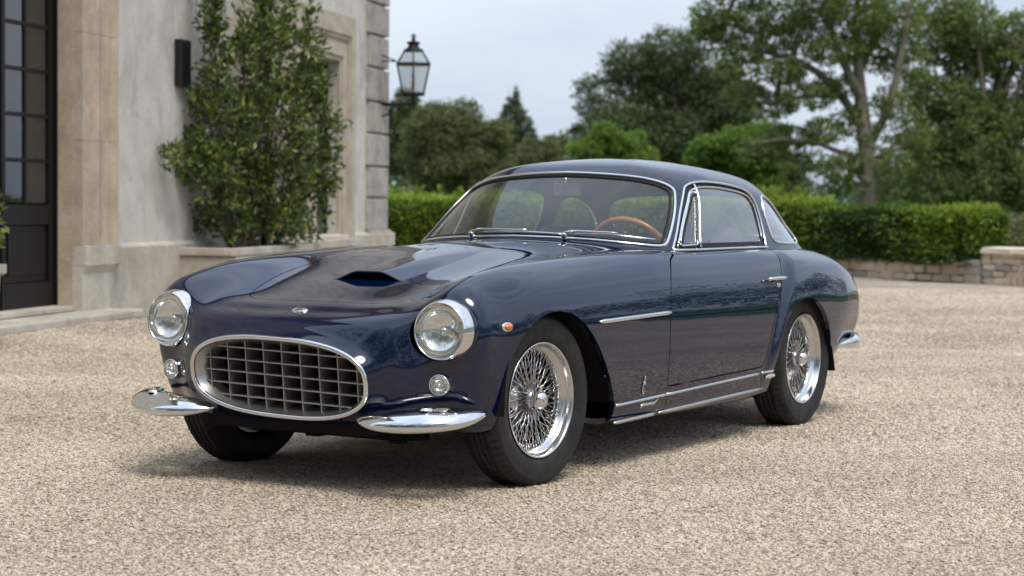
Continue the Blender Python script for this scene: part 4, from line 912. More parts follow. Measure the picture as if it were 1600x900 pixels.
if (np.einsum('ij,ij->i', _n, _gn[TG[:, 0]]) < 0).mean() > .5: TG = TG[:, ::-1].copy()
ROOF = (_gv, _gn, TG, np.zeros(len(_gv), bool))
bvh_roof = BVHTree.FromPolygons([Vector(v) for v in _gv], TG.tolist())
#CAR_REST
def part(name, M_, m, depth=0.0, parent=None): return surf_obj(name, M_, m, parent or car, depth)
def fx(M_, f): return f(M_[0][:, 0], M_[0][:, 1], M_[0][:, 2])
def cut(M_, f): return clip(M_, fx(M_, f))
def offset(M_, d): return (M_[0]+M_[1]*d, M_[1], M_[2], M_[3])
def inset(poly, d):
    P = np.asarray(poly, float); a = np.roll(P, 1, 0); b = np.roll(P, -1, 0); t = b-a; t /= np.linalg.norm(t, axis=1, keepdims=True)+1e-12
    n = np.c_[-t[:, 1], t[:, 0]]; ar = np.sum(P[:, 0]*np.roll(P[:, 1], -1)-np.roll(P[:, 0], -1)*P[:, 1])
    return P+n*(d if ar > 0 else -d)
# ---- outlines (x, z) on the flanks, (x, y) in plan, (y, z) seen from the front
ARCH_F = np.r_[[(.328,.05),(.328,.15)], curve([(.328,.29),(.322,.36),(.305,.46),(.247,.559),(.157,.626),(.045,.660),(-.055,.661),(-.166,.632),(-.267,.570),(-.362,.477),(-.452,.362),(-.515,.27)], 50), [(-.535,.15),(-.54,.05)]]
ARCH_R = np.r_[[(-2.11,.05),(-2.10,.15)], curve([(-2.095,.28),(-2.10,.39),(-2.16,.521),(-2.270,.597),(-2.432,.630),(-2.60,.602),(-2.765,.500),(-2.885,.36),(-2.93,.24)], 44), [(-2.95,.15),(-2.96,.05)]]
DOOR = np.r_[[(-1.30,.93)], curve([(-1.245,.872),(-1.223,.857),(-1.14,.835),(-1.030,.760),(-.985,.690),(-.965,.588),(-.964,.45),(-.975,.325)], 40), [(-.977,.312),(-.99,.3085)], curve([(-1.2,.313),(-1.6,.320),(-1.945,.326)], 12), [(-1.962,.329)],
            curve([(-1.972,.336),(-1.999,.375),(-2.04,.481),(-2.108,.615),(-2.183,.713),(-2.268,.797),(-2.330,.838),(-2.349,.866)], 40), [(-2.36,.93)]]
HOODP = np.r_[curve([(.425,0),(.424,.15),(.415,.28),(.392,.345),(.33,.380),(.10,.425),(-.20,.455),(-.45,.475),(-.555,.455),(-.580,.40),(-.592,.2),(-.595,0)], 90)]
HOODP = np.r_[HOODP, (HOODP*[1, -1])[-2:0:-1]]
CABIN = np.array([(-1.10,0),(-1.125,.25),(-1.195,.455),(-1.34,.60),(-1.58,.635),(-1.95,.635),(-2.35,.622),(-2.70,.59),(-2.96,.505),(-3.12,.31),(-3.18,0)])
CABIN = np.r_[CABIN, (CABIN*[1, -1])[-2:0:-1]]
def closed_sym(half):           # half outline in (y, z), top centre to bottom centre
    h = np.asarray(half, float); return np.r_[h, (h*[-1, 1])[-2:0:-1]]
WS = closed_sym(np.r_[curve([(0,1.218),(.113,1.215),(.303,1.203),(.423,1.186),(.493,1.164),(.534,1.139),(.554,1.110),(.580,1.058),(.608,.979),(.624,.922)], 40), curve([(.628,.904),(.625,.888),(.610,.882),(.594,.8825),(.455,.898),(.258,.911),(0,.9175)], 30)])
RW = closed_sym(np.r_[curve([(0,1.136),(.2,1.132),(.34,1.120),(.42,1.098),(.462,1.055),(.485,1.0),(.492,.95),(.487,.925),(.465,.910),(.35,.905),(0,.905)], 60)])
SIDE = np.r_[curve([(-1.313,.872),(-1.387,.934),(-1.490,1.035),(-1.597,1.127),(-1.630,1.149),(-1.69,1.166),(-1.823,1.174),(-2.048,1.167),(-2.235,1.150),(-2.315,1.130),(-2.352,1.098),(-2.366,1.06),(-2.368,.998),(-2.352,.920),(-2.330,.872)], 80)]
QW = curve([(-2.452,1.0),(-2.452,.945),(-2.464,.903),(-2.50,.890),(-2.60,.884),(-2.76,.881),(-2.855,.885),(-2.888,.900),(-2.87,.938),(-2.80,1.005),(-2.70,1.072),(-2.60,1.107),(-2.54,1.116),(-2.495,1.105),(-2.466,1.06)], 70, True)
ws_f = lambda P: (lambda x, y, z: np.where(x > -1.78, sdf(P, y, z), -1.0))
rw_f = lambda P: (lambda x, y, z: np.where(x < -2.45, sdf(P, y, z), -1.0))
side_f = lambda P: (lambda x, y, z: np.minimum(sdf(P, x, z), (np.abs(y)-.30)*2))
neg = lambda f: (lambda x, y, z: -f(x, y, z))
# ---- bodywork
B = BODY
for f in (lambda x, y, z: -np.minimum(sdf(ARCH_F, x, z), np.abs(y)-.25), lambda x, y, z: -np.minimum(sdf(ARCH_R, x, z), np.abs(y)-.25)): B = cut(B, f)
B = cut(B, lambda x, y, z: np.where(x > .36, np.hypot(np.abs(y)-.624, z-.610)-.1145, 1.0))          # lamp bowls
B = cut(B, lambda x, y, z: np.where((x > .42) & (z < .47), np.hypot(np.abs(y)-.615, z-.414)-.040, 1.0))
door_g = lambda x, y, z: np.minimum(sdf(DOOR, x, z), np.abs(y)-.45)
hood_g = lambda x, y, z: np.where(z > .55, sdf(HOODP, x, y), -1.0)
cab_g = lambda x, y, z: np.where(z > .6, -sdf(CABIN, x, y), 1.0)
body = part('body', cut(cut(cut(B, lambda x, y, z: -door_g(x, y, z)-.0028), lambda x, y, z: -hood_g(x, y, z)-.0018), cab_g), M['paint'], .022)
D_ = cut(cut(B, lambda x, y, z: door_g(x, y, z)-.0028), cab_g)
doors = {}
for s in (1, -1):
    doors[s] = part('door', cut(D_, lambda x, y, z: y*s), M['paint'], .022)
hood = part('hood', cut(B, lambda x, y, z: hood_g(x, y, z)-.0018), M['paint'], .016)
# ---- roof shell, panes, trim
Rf = ROOF
for f in (neg(ws_f(inset(WS, .006))), neg(rw_f(inset(RW, .004))), neg(side_f(inset(SIDE, .004))), neg(side_f(inset(QW, .004)))): Rf = cut(Rf, f)
Rf_in = cut(offset(Rf, -.020), lambda x, y, z: z-.875)
Rf_in = (Rf_in[0], -Rf_in[1], Rf_in[2][:, ::-1].copy(), Rf_in[3])
roof = part('roof', Rf, M['paint'], .018)
part('headlining', Rf_in, M['headliner'], parent=roof)
ws = part('windscreen', cut(offset(ROOF, -.004), ws_f(inset(WS, .008))), M['carglass'])
part('rear_window', cut(offset(ROOF, -.006), rw_f(inset(RW, .004))), M['carglass'])
def on_roof_x(y, z, front=True, off=0.0):
    h = bvh_roof.ray_cast(Vector((2 if front else -5, y, z)), Vector((-1 if front else 1, 0, 0))); n = h[1]; n = n if (n.x > 0) == front else -n
    return h[0]+n*off
def on_roof_y(x, z, s=1, off=0.0):
    h = bvh_roof.ray_cast(Vector((x, 1.5*s, z)), Vector((0, -s, 0)))
    if h[0] is None: return None
    n = h[1] if h[1].y*s > 0 else -h[1]; return h[0]+n*off
def strip(name, pts, r, m, parent=car, closed=False, n=8, flat=1.0):
    b = MB(); b.tube(pts, r, n, closed, True, flat); return b.build(name, m, parent)
strip('trim', [on_roof_x(y, z, True, .001) for y, z in inset(WS, .007)], .0072, M['chrome'], ws, True)
strip('seal', [on_roof_x(y, z, True, -.003) for y, z in inset(WS, .019)], .0065, M['seal'], ws, True)
strip('rear_window_trim', [on_roof_x(y, z, False, .0) for y, z in inset(RW, .002)], .008, M['chrome'], car, True)
for s in (1, -1):
    pane = part('quarter_window', cut(cut(offset(ROOF, -.006), side_f(inset(QW, .004))), lambda x, y, z: y*s), M['sideglass'])
    P = [on_roof_y(x, z, s, .0) for x, z in inset(QW, .001)]; strip('trim', [p for p in P if p], .0062, M['chrome'], pane, True)
    gl = part('pane', cut(cut(offset(ROOF, -.010), side_f(inset(SIDE, .022))), lambda x, y, z: y*s), M['sideglass'], parent=doors[s])
    frame = cut(cut(cut(offset(ROOF, -.007), side_f(inset(SIDE, .002))), neg(side_f(inset(SIDE, .026)))), lambda x, y, z: y*s)
    part('window_frame', frame, M['seal'], .01, parent=doors[s])
    strip('window_trim', [on_roof_y(x, z, s, .001) for x, z in SIDE], .0058, M['chrome'], doors[s])
    I2 = inset(SIDE, .021)[3:-3]
    strip('inner_trim', [on_roof_y(x, z, s, -.004) for x, z in I2], .0045, M['chrome'], doors[s])
    strip('waist_trim', [on_roof_y(x, .8695, s, .003) for x in np.linspace(-1.310, -2.335, 24)], .0095, M['chrome'], doors[s], flat=.7)
    dv = [on_roof_y(-1.578+(-1.705+1.578)*t, .882+(1.160-.882)*t, s, .000) for t in np.linspace(0, 1, 12)]
    strip('vent_pillar', dv, .0065, M['chrome'], doors[s])
    vf = curve([(-1.40,.905),(-1.45,.958),(-1.52,1.025),(-1.60,1.098),(-1.625,1.118),(-1.655,1.128),(-1.675,1.128)], 20)
    strip('vent_frame', [on_roof_y(x, z, s, -.002) for x, z in vf], .0045, M['chrome'], doors[s])
    strip('vent_latch', [on_roof_y(x, z, s, .003) for x, z in ((-1.372,.905),(-1.392,.893),(-1.40,.889),(-1.54,.891),(-1.552,.898),(-1.552,.912))], .0045, M['chrome'], doors[s])
    strip('vent_seal', [on_roof_y(x-.012, z-.010, s, -.004) for x, z in vf], .004, M['seal'], doors[s])
    # door handle with its key barrel
    hp = [on_side(x, .7235, s, .026)[0] for x in np.linspace(-1.995, -2.205, 9)]
    h = strip('handle', hp, [.005, .009, .011, .0115, .012, .0125, .012, .009, .004], M['chrome'], doors[s], n=10, flat=.75)
    for x in (-2.02, -2.15): strip('handle_stem', [on_side(x, .7235, s, -.004)[0], on_side(x, .7235, s, .024)[0]], .008, M['chrome'], doors[s])
    kb, kn = on_side(-2.135, .697, s, .0); b = MB(); b.lathe([(0, .011), (.006, .011), (.0095, .008), (.011, -.004)], 16, Matrix.Translation(kb) @ kn.to_track_quat('Z', 'Y').to_matrix().to_4x4()); b.build('lock', M['chrome'], doors[s])
    # mouldings on the flank
    strip('side_moulding', [on_side(x, .6095+(x+.33)/(-.65)*.0105, s, .002)[0] for x in np.linspace(-.332, -.958, 20)], [.004]+[.0095]*18+[.008], M['chrome'], car, flat=1.0)
    for xa, xb in ((-.527, -.972), (-.980, -1.962), (-1.969, -2.085)):
        strip('sill_moulding', [on_side(x, .2635+(x+.527)/(-1.63)*.0395, s, .001)[0] for x in np.linspace(xa, xb, 20)], .0062, M['chrome'], car)
    for xa, xb in ((-.53, -.905), (-.935, -2.035)):
        b = MB(); n = 12
        for i in range(n):
            pass
        pts = [Vector((x, (.772)*s, .192+(x+.521)/(-1.5)*.030)) for x in np.linspace(xa, xb, 14)]
        strip('sill_trim', pts, [.003]+[.011]*12+[.003], M['alu'], car, n=8, flat=.8)
    strip('panel_seam', [on_side(x, z, s, -.0006)[0] for x, z in ((-.982,.305),(-.985,.27),(-.992,.235),(-.996,.215))], .0022, M['seal'], car)
    strip('panel_seam', [on_side(x, z, s, -.0006)[0] for x, z in ((-1.966,.322),(-1.968,.295),(-1.985,.255),(-2.0,.235))], .0022, M['seal'], car)
    pl = curve([(-.755,.236),(-.762,.246),(-.800,.246),(-.838,.248),(-.868,.247),(-.900,.262)], 24)
    strip('script_badge', [on_side(x, z, s, .002)[0] for x, z in pl], [.004]+[.0075]*17+[.006, .005, .004, .004, .003, .003], M['alu'], car, flat=1.0)
    rp, rn = on_side(-2.068, .277, s, .002); b = MB(); b.lathe([(0, .007), (.5, .006), (.85, .004), (1, 0)], 20, Matrix.Translation(rp) @ rn.to_track_quat('Z', 'Y').to_matrix().to_4x4() @ Matrix.Diagonal((.058, .0125, 1, 1))); b.build('sill_reflector', mat('pale_reflector', (.62, .55, .48), .25), car)
    # amber repeater
    ap, an = on_side(.318, .619, s, .0); Q = Matrix.Translation(ap) @ an.to_track_quat('Z', 'Y').to_matrix().to_4x4()
    b = MB(); b.lathe([(0, .007), (.028, .006), (.031, .001), (.031, -.006)], 24, Q @ Matrix.Diagonal((1, .58, 1, 1))); lampb = b.build('side_lamp', M['chrome'], car)
    b = MB(); b.lathe([(0, .020), (.010, .019), (.019, .014), (.023, .006)], 24, Q @ Matrix.Diagonal((1, .62, 1, 1))); b.build('lens', M['amber'], lampb)
    # coachbuilder shield low on the wing: a slim crowned shield
    bp, bn = on_side(-.749, .325, s, .0025); X = Vector((1, 0, 0)); Z = Vector((0, 0, 1)); up = (Z-bn*Z.dot(bn)).normalized(); rt = up.cross(bn)
    out_ = [(-.010,-.020),(-.006,-.031),(0,-.035),(.006,-.031),(.010,-.020),(.011,.006),(.009,.018),(.0035,.021),(.0035,.040),(0,.047),(-.0035,.040),(-.0035,.021),(-.009,.018),(-.011,.006)]
    V = [bp+rt*a+up*c for a, c in out_]+[bp+rt*a*.7+up*c*.9+bn*.004 for a, c in out_]; k = len(out_)
    sb = mesh_pd('wing_badge', V, [(i, (i+1) % k, k+(i+1) % k, k+i) for i in range(k)]+[tuple(range(k, 2*k))], M['alu'], car)
    strip('badge_letter', [bp+rt*a+up*c+bn*.005 for a, c in ((-.003,-.018),(-.003,.008),(.003,.006),(.003,-.002),(-.002,-.004))], .0012, M['dark'], sb)
# ---- nose badge: white oval with a gilt rim and a small device
nb, nn = on_top(.543, 0, .001); Q = Matrix.Translation(nb) @ nn.to_track_quat('Z', 'Y').to_matrix().to_4x4()
Q = Matrix.Translation(nb) @ Matrix((( *Vector((0, 1, 0)),), ( *nn.cross(Vector((0, 1, 0))),), ( *nn,))).transposed().to_4x4()
b = MB(); b.lathe([(0, .004), (.75, .004), (.85, .0055), (1, .003), (1.05, -.004)], 32, Q @ Matrix.Diagonal((.034, .021, 1, 1))); nbo = b.build('nose_badge', M['chrome'], car)
b = MB(); b.lathe([(0, .0052), (.72, .0048)], 28, Q @ Matrix.Diagonal((.034, .021, 1, 1))); b.build('badge_field', mat('gilt_enamel', (.42, .27, .12), .3, .3), nbo)
strip('badge_device', [Q @ Vector(p) for p in ((-.014,-.006,.0062),(-.006,.005,.0066),(0,-.003,.0068),(.006,.006,.0066),(.014,-.004,.0062))], .0016, mat('dark_enamel', (.02, .02, .025), .3), nbo)
# ---- bonnet scoop: a raised tunnel, open at the front and fading into the bonnet towards the screen
def scoop_h(x): return .032*(1-smooth((.08-x)/.85))
sx = np.r_[np.linspace(-.58, .06, 44), [.07, .078, .082]]; sy = np.linspace(-.205, .205, 61)
SV = np.zeros((len(sx), len(sy), 3))
for i, x in enumerate(sx):
    wv = .146+.030*(x-.08)/-.66
    for j, y in enumerate(sy):
        p, _n2 = on_top(x, y); a = abs(y)/wv
        prof = 1-smooth((a-.32)/.86)
        SV[i, j] = (x+(.020*(1-a*a) if x > .05 else 0)*0, y, p.z-.0025+(scoop_h(np.array(x))+.0025)*prof)
nS = grid_normals(SV); nS = nS if nS[5, 30, 2] > 0 else -nS; TS = grid_tris(*SV.shape[:2]); _v = SV.reshape(-1, 3)
if np.cross(_v[TS[0, 1]]-_v[TS[0, 0]], _v[TS[0, 2]]-_v[TS[0, 0]])[2] < 0: TS = TS[:, ::-1].copy()
scoop = mesh_np('bonnet_scoop', _v, TS, M['paint'], car, normals=nS.reshape(-1, 3))
mthick = [(SV[-1, j]+np.array([0, 0, 0])) for j in range(len(sy)) if abs(sy[j]) < .172]
strip('lip', [Vector(p)+Vector((.001, 0, -.001)) for p in mthick], .0042, M['paint'], scoop)
# inside of the scoop: a dark throat 
tv = []; tf = []
for k, x in enumerate((.078, -.05, -.16)):
    for p in mthick:
        tv.append((x, p[1]*(1-.02*k), p[2]-.004-.012*k))
nq = len(mthick)
for k in range(2):
    for i in range(nq-1): tf.append((k*nq+i, k*nq+i+1, (k+1)*nq+i+1, (k+1)*nq+i))
tf.append(tuple(2*nq+i for i in range(nq)))
mesh_pd('throat', tv, tf, M['black'], scoop, True)
# cowl vents: two faint oval intakes before the screen
# ---- wheel housings and floor
for arch, xr in ((ARCH_F, .35), (ARCH_R, .3)):
    A = inset(arch, -.012); A = A[2:-2]
    for s in (1, -1):
        V = []; F = []
        ys = (.772, .60, .40)
        for y in ys: V += [(x, y*s, max(z, .05)) for x, z in A]
        k = len(A)
        for r in range(len(ys)-1):
            for i in range(k-1): F.append((r*k+i, r*k+i+1, (r+1)*k+i+1, (r+1)*k+i))
        F.append(tuple(2*k+i for i in range(k)))
        mesh_pd('wheel_housing', V, F, M['black'], car, False)
b = MB(); b.box((-1.35, 0, .205), (1.55, 1.30, .03)); b.box((.12, 0, .245), (.95, .74, .06)); b.box((-2.75, 0, .26), (1.3, .76, .05)); b.box((-.22, 0, .42), (.05, 1.3, .40)); b.build('floor_pan', M['black'], car)
b = MB(); b.tube([(.36, -.46, .20), (.38, -.30, .195), (.38, .35, .190), (.36, .46, .20)], .013, 8); b.box((.38, -.04, .205), (.05, .06, .06)); b.box((.38, .34, .2), (.05, .05, .06)); b.build('anti_roll_bar', M['black'], car)
b = MB(); b.tube([(.10, -.62, .235), (.08, .62, .235)], .022, 8); b.build('axle_beam', M['black'], car)
# ---- grille: chrome surround, satin sleeve, egg-crate bars
ROLLG = R_(-2.0)
ringp = [Vector(ring_pt(a, .394, .145, .004, roll=ROLLG)) for a in np.linspace(0, 360, 97)[:-1]]
gr = strip('grille', ringp, .0094, M['chrome'], car, True, 12)
V = []; F = []; m_ = 64
steps = ((.388, .139, -.003), (.366, .124, -.035), (.346, .112, -.075), (.344, .110, -.12), (.01, .01, -.13))
for hw, hh, dx in steps:
    V += [ring_pt(a, hw, hh, dx, roll=ROLLG) for a in np.linspace(0, 360, m_+1)[:-1]]
for r in range(len(steps)-1):
    for i in range(m_): F.append((r*m_+i, r*m_+(i+1) % m_, (r+1)*m_+(i+1) % m_, (r+1)*m_+i))
mesh_pd('sleeve', V[:3*m_], [f for f in F if max(f) < 3*m_], M['satin'], gr, True)
mesh_pd('radiator', V[2*m_:], [tuple(i-2*m_ for i in f) for f in F if min(f) >= 2*m_], M['black'], gr, True)
def half_ext(q, A, Bq): return A*max(0, 1-abs(q/Bq)**2.6)**(1/2.6)
GHW, GHH, GD = .376, .133, .085
def bar_pt(v, z, dx):
    v2 = v*math.cos(ROLLG)-z*math.sin(ROLLG); z2 = v*math.sin(ROLLG)+z*math.cos(ROLLG); return Vector((GX(.4215+z2)+dx, v2, .4215+z2))
def bar(pa, pb, thick, vert):
    V = []
    for t in (0, 1):
        v, z = pb if t else pa
        for dx in (-.030, -.030-GD):
            for o in (-thick, thick): V.append(bar_pt(v+(o if vert else 0), z+(0 if vert else o), dx))
    return mesh_pd('grille_bar', V, [(0, 1, 3, 2), (4, 6, 7, 5), (0, 4, 5, 1), (2, 3, 7, 6), (0, 2, 6, 4), (1, 5, 7, 3)], M['slat'], gr)
for k in range(-2, 3):
    z = .046*k+.002; e = half_ext(z, GHW, GHH)*.985; bar((-e, z), (e, z), .0024, False)
for k in range(-4, 5):
    v = .0835*k; e = half_ext(v, GHH, GHW)*.985; bar((v, -e), (v, e), .0020, True)
# ---- head lamps, parking lamps
fl = mat('fluted_lens', (.9, .9, .88), .05)
for s in (1, -1):
    T = Matrix.Translation((.550, .624*s, .610)) @ Matrix.Rotation(R_(2.5*s), 4, 'Z') @ Matrix.Rotation(R_(88), 4, 'Y')
    b = MB(); b.lathe([(.0985, .002), (.1005, .008), (.1035, .007), (.1075, -.004), (.1135, -.026), (.1165, -.045), (.1165, -.052), (.112, -.055)], 72, T); hl = b.build('headlight', M['chrome'], car)
    b = MB(); b.lathe([(.1135, -.050), (.1175, -.052), (.120, -.065), (.117, -.16)], 64, T); b.build('lamp_pod', M['paint'], hl)
    b = MB(); b.lathe([(.0985, .000), (.094, -.018), (.082, -.036), (.060, -.051), (.035, -.060), (.016, -.063), (0, -.063)], 56, T); b.build('reflector', M['reflector'], hl)
    b = MB(); b.lathe([(.0, .014), (.03, .0128), (.055, .0098), (.075, .0058), (.09, .0025), (.0985, .0005)], 56, T); b.build('lens', M['lampglass'], hl)
    b = MB(); b.lathe([(.016, -.060), (.018, -.040), (.017, -.030), (.010, -.020), (0, -.018)], 24, T); b.build('bulb_shield', M['chrome'], hl)
    rr_ = MB()
    for k in range(-6, 7):       # moulded ribs of the lens
        if k == 0: continue
        h = math.sqrt(max(.0, .090**2-(k*.0135)**2))
        rr_.tube([T @ Vector((-c*1.0, k*.0135, .012*(1-(k*.0135/.0985)**2-(c/.0985)**2))) for c in np.linspace(-h, -h*.25, 6)], .0011, 4)
    rr_.build('lens_ribs', M['lampglass'], hl)
    pp = Vector((.522, .615*s, .414)); T = Matrix.Translation(pp) @ Matrix.Rotation(R_(6*s), 4, 'Z') @ Matrix.Rotation(R_(90), 4, 'Y')
    b = MB(); b.lathe([(.034, .022), (.0375, .024), (.0395, .020), (.0405, .008), (.043, -.01), (.046, -.05)], 40, T); pk = b.build('parking_lamp', M['chrome'], car)
    b = MB(); b.lathe([(.034, .018), (.030, .004), (.018, -.006), (0, -.008)], 32, T); b.build('reflector', M['reflector'], pk)
    b = MB(); b.lathe([(0, .036), (.012, .035), (.024, .030), (.0345, .022)], 32, T); b.build('lens', M['lampglass'], pk)
    b = MB(); b.lathe([(0, .022), (.006, .018), (.007, .0), (.007, -.006)], 12, T); b.build('bulb', M['reflector'], pk)
# ---- quarter bumpers
def blade(path, hh, dd, name, s, nose=1.0):
    P = curve(path, 40); V = []; F = []; n = 28
    for i, c in enumerate(P):
        t = (P[min(i+1, 39)]-P[max(i-1, 0)]); t /= np.linalg.norm(t); o = np.array([t[1], -t[0], 0]); o /= np.linalg.norm(o)
        if np.dot(o, c-np.array([c[0]-1 if nose > 0 else c[0]+1, 0, c[2]])) < 0: o = -o
        u = i/39; tp = max(.02, (1-abs(2*u-1)**2.2))**.62
        for k in range(n):
            a = 2*math.pi*k/n; ca, sa = math.cos(a), math.sin(a)
            e = math.copysign(abs(ca)**.85, ca); f = math.copysign(abs(sa)**.95, sa)
            V.append(c+o*e*dd*tp+np.array([0, 0, 1])*(f*hh*tp*(1.0 if sa > 0 else .95)-.020*e*tp*(1 if nose > 0 else 0)))
    for i in range(39):
        for k in range(n): F.append((i*n+k, i*n+(k+1) % n, (i+1)*n+(k+1) % n, (i+1)*n+k))
    F += [tuple(range(n)), tuple(39*n+k for k in range(n))]
    V = [(v[0], v[1]*s, v[2]) for v in V]
    return mesh_pd(name, V, F, M['chrome'], car, True)
for s in (1, -1):
    bu = blade([(.640,.325,.288),(.672,.46,.287),(.652,.60,.292),(.590,.700,.302),(.430,.748,.316)], .037, .064, 'front_bumper', s)
    b = MB(); b.lathe([(0, .006), (.018, .005), (.024, .002), (.026, -.006)], 20, Matrix.Translation((.628, .622*s, .336)) @ Matrix.Diagonal((1.3, 1, 1, 1))); b.build('bumper_bolt', M['chrome'], bu)
    blade([(-3.03,.755,.366),(-3.19,.757,.367),(-3.36,.712,.369),(-3.54,.59,.370),(-3.61,.40,.370),(-3.63,.2,.370)], .040, .034, 'rear_bumper', s, -1)
# ---- wheels
def wheel(x, s, steer):
    W = tag(empty('wheel', (0, 0, 0), car)); o = Matrix.Translation((x, .672*s, ZC)) @ Matrix.Rotation(steer, 4, 'Z') @ Matrix.Rotation(-math.pi/2*s, 4, 'X') @ Matrix.Translation((0, 0, .063))
    W.matrix_world = o; W.parent = car
    # tyre with ribbed, siped tread; local +Z points out of the car
    n = 264; prof = [(.214,-.012,0),(.222,.002,0),(.240,.011,0),(.262,.0165,0),(.285,.018,0),(.300,.0155,0),(.304,.0165,0),(.308,.0135,0),(.318,.006,0),(.326,-.004,1),(.3325,-.016,1)]
    tw = []
    for a, b_ in ((-.018,-.040),(-.046,-.064),(-.070,-.088),(-.094,-.116)):
        tw += [(.3345,a,2),(.3355,(a+b_)/2,2),(.3345,b_,2),(.3245,b_-.0008,0),(.3245,b_-.0052,0)]
    prof += tw[:-2]+[(.3325,-.120,1),(.326,-.132,1),(.318,-.142,0),(.300,-.152,0),(.27,-.156,0),(.24,-.150,0),(.214,-.128,0)]
    V = []; F = []
    for r, h, k in prof:
        for i in range(n):
            a = 2*math.pi*i/n; rr = r
            ph = (i+int(h*600)) % 4
            if k == 2 and ph == 0: rr -= .005
            if k == 1 and ph == 0: rr -= .007
            V.append((rr*math.cos(a), rr*math.sin(a), h))
    for i in range(len(prof)-1):
        for k in range(n): F.append((i*n+k, i*n+(k+1) % n, (i+1)*n+(k+1) % n, (i+1)*n+k))
    mesh_pd('tyre', V, F, M['rubber'], W, True)
    b = MB(); b.lathe([(.213,-.020),(.2165,-.006),(.2205,.003),(.2215,.006),(.2195,.0085),(.2155,.008),(.2125,.003),(.2085,-.012),(.2055,-.020),(.201,-.024),(.190,-.034),(.184,-.046),(.183,-.085),(.188,-.098),(.203,-.106),(.205,-.128),(.214,-.134)], 96); b.build('rim', M['rim'], W)
    b = MB(); b.lathe([(.0,-.02),(.026,-.02),(.034,-.024),(.038,-.03),(.038,-.05),(.030,-.055),(.030,-.095),(.052,-.10),(.056,-.112),(.050,-.12),(0,-.12)], 40); b.build('hub', M['spoke'], W)
    b = MB(); b.lathe([(0,.024),(.010,.0235),(.022,.020),(.030,.013),(.0345,.003),(.036,-.004),(.036,-.022),(.031,-.026)], 8*5); b.lathe([(.009,.0245),(.011,.0258),(.013,.0245)], 24)
    for a in (.5, .5+math.pi*2/3, .5+math.pi*4/3): b.box((.036*math.cos(a), .036*math.sin(a), -.006), (.022, .014, .018), a)
    b.build('knock_off', M['chrome'], W)
    b = MB(); b.lathe([(.0,-.128),(.150,-.128),(.158,-.134),(.158,-.20),(0,-.2)], 48); b.build('brake_drum', M['dark'], W)
    b = MB(); ns = 23
    def sp(r0, h0, a0, r1, h1, a1, rad):
        b.tube([(r0*math.cos(a0), r0*math.sin(a0), h0), (r1*math.cos(a1), r1*math.sin(a1), h1)], rad, 5)
        d_ = Vector((math.cos(a1), math.sin(a1), 0)); q = Vector((r1*math.cos(a1), r1*math.sin(a1), h1)); b.tube([q-d_*.010, q+d_*.004], .0034, 5)
    for k in range(ns):
        a = 2*math.pi*k/ns
        for sg in (1, -1):
            sp(.038, -.036, a+sg*.10, .1875, -.038, a+sg*.50+.05, .0017)
            sp(.050, -.106, a+.157+sg*.12, .1845, -.058, a+.157+sg*.36, .0017)
        sp(.037, -.046, a+.08, .184, -.078, a+.08+.16*(1 if k % 2 else -1), .0019)
    tag(b.build('wire_spokes', M['spoke'], W), kind='stuff')
    return W
for x, st in ((0, R_(-4.5)), (-WB, 0)):
    for s in (1, -1): wheel(x, s, st)
# ---- cabin
b = MB()
for s in (1, -1): b.box((-1.9, .665*s, .62), (1.5, .04, .44))
b.box((-1.75, 0, .40), (1.7, 1.3, .03)); b.box((-2.78, 0, .74), (.75, 1.1, .20)); b.build('cabin_lining', M['dark'], car, .01)
dv = []; dn = 25
for i, (x, z) in enumerate(((-1.085,.905),(-1.20,.905),(-1.34,.902),(-1.44,.890),(-1.475,.865),(-1.48,.80),(-1.46,.70))):
    for j in range(dn):
        t = j/(dn-1)*2-1; wv = .50+.11*min(i, 3)/3
        dv.append((x-.10*t*t*(1 if i < 2 else .4), wv*t, z-.018*abs(t)**3))
mesh_pd('dashboard', dv, [(i*dn+j, i*dn+j+1, (i+1)*dn+j+1, (i+1)*dn+j) for i in range(6) for j in range(dn-1)], M['dark'], car, True)
T = Matrix.Translation((-1.655, .275, .822)) @ Matrix.Rotation(R_(-62), 4, 'Y')
sw = None
b = MB(); b.tube([T @ Vector((.203*math.cos(a), .203*math.sin(a), 0)) for a in np.linspace(0, 2*math.pi, 61)[:-1]], .0150, 10, True); sw = b.build('steering_wheel', M['wood'], car)
b = MB()
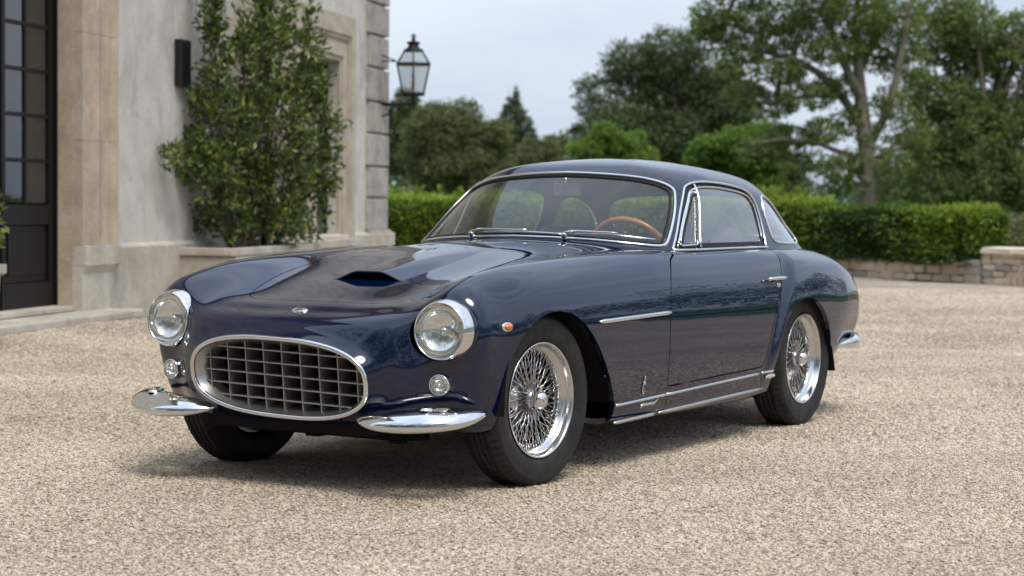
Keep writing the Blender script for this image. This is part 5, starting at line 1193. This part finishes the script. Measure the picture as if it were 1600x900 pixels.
for a in (math.pi/2, -math.pi/2, math.pi): b.box(T @ Vector((.10*math.cos(a), .10*math.sin(a), 0)), (.19, .022, .004), M=T.to_3x3() @ Matrix.Rotation(a, 3, 'Z'))
b.lathe([(.035, -.01), (.035, .01), (0, .016)], 24, T); b.tube([T @ Vector((0, 0, 0)), T @ Vector((0, 0, -.35))], .016, 8); b.build('wheel_spokes', M['alu'], sw)
for s in (1, -1):
    seat = empty('seat', (-1.95, .315*s, .43), car)
    b = MB(); b.box((0, 0, .06), (.50, .46, .14)); b.build('cushion', M['leather'], seat, .05)
    b = MB(); b.box((-.27, 0, .275), (.13, .46, .52), M=Matrix.Rotation(R_(-14), 3, 'Y')); b.build('backrest', M['leather'], seat, .055)
b = MB(); b.box((-2.42, 0, .78), (.12, 1.16, .30), M=Matrix.Rotation(R_(-18), 3, 'Y')); b.build('rear_seat', M['leather'], car, .05)
b = MB(); b.box((-1.545, -.005, 1.135), (.016, .13, .062), M=Matrix.Rotation(R_(14), 3, 'Z')); mi = b.build('rear_view_mirror', M['leather'], car, .007)
b = MB(); b.tube([(-1.53, 0, 1.135), (-1.52, 0, 1.17), (-1.525, 0, 1.195)], .006, 8); b.build('stem', M['chrome'], mi)
# ---- wipers
for yp, y1 in ((-.235, .225), (.235, .585)):
    pv = on_roof_x(yp, .921, True, .012)
    b = MB(); b.lathe([(.0,.016),(.008,.015),(.012,.009),(.012,.0),(.016,-.010)], 16, Matrix.Translation(pv) @ Vector((.5, 0, .86)).to_track_quat('Z', 'Y').to_matrix().to_4x4()); wp = b.build('wiper', M['chrome'], car)
    zf = lambda y: .934-.02*max(0, y)**1.5*1.0-.06*max(0, y-.4)
    ys = np.linspace(yp, yp+(y1-yp)*.62, 10); b = MB()
    b.tube([pv+Vector((.012, 0, .012))]+[on_roof_x(y, zf(y)+.004, True, .020) for y in ys[1:]], [.006]+[.0048]*4+[.0038]*5, 6); b.build('arm', M['chrome'], wp)
    b = MB(); b.tube([on_roof_x(y, zf(y)-.003+.006*math.sin((y-yp)/(y1-yp)*3.1), True, .010) for y in np.linspace(yp+.10*(y1-yp), y1, 14)], .0042, 6); b.build('blade', M['chrome'], wp)
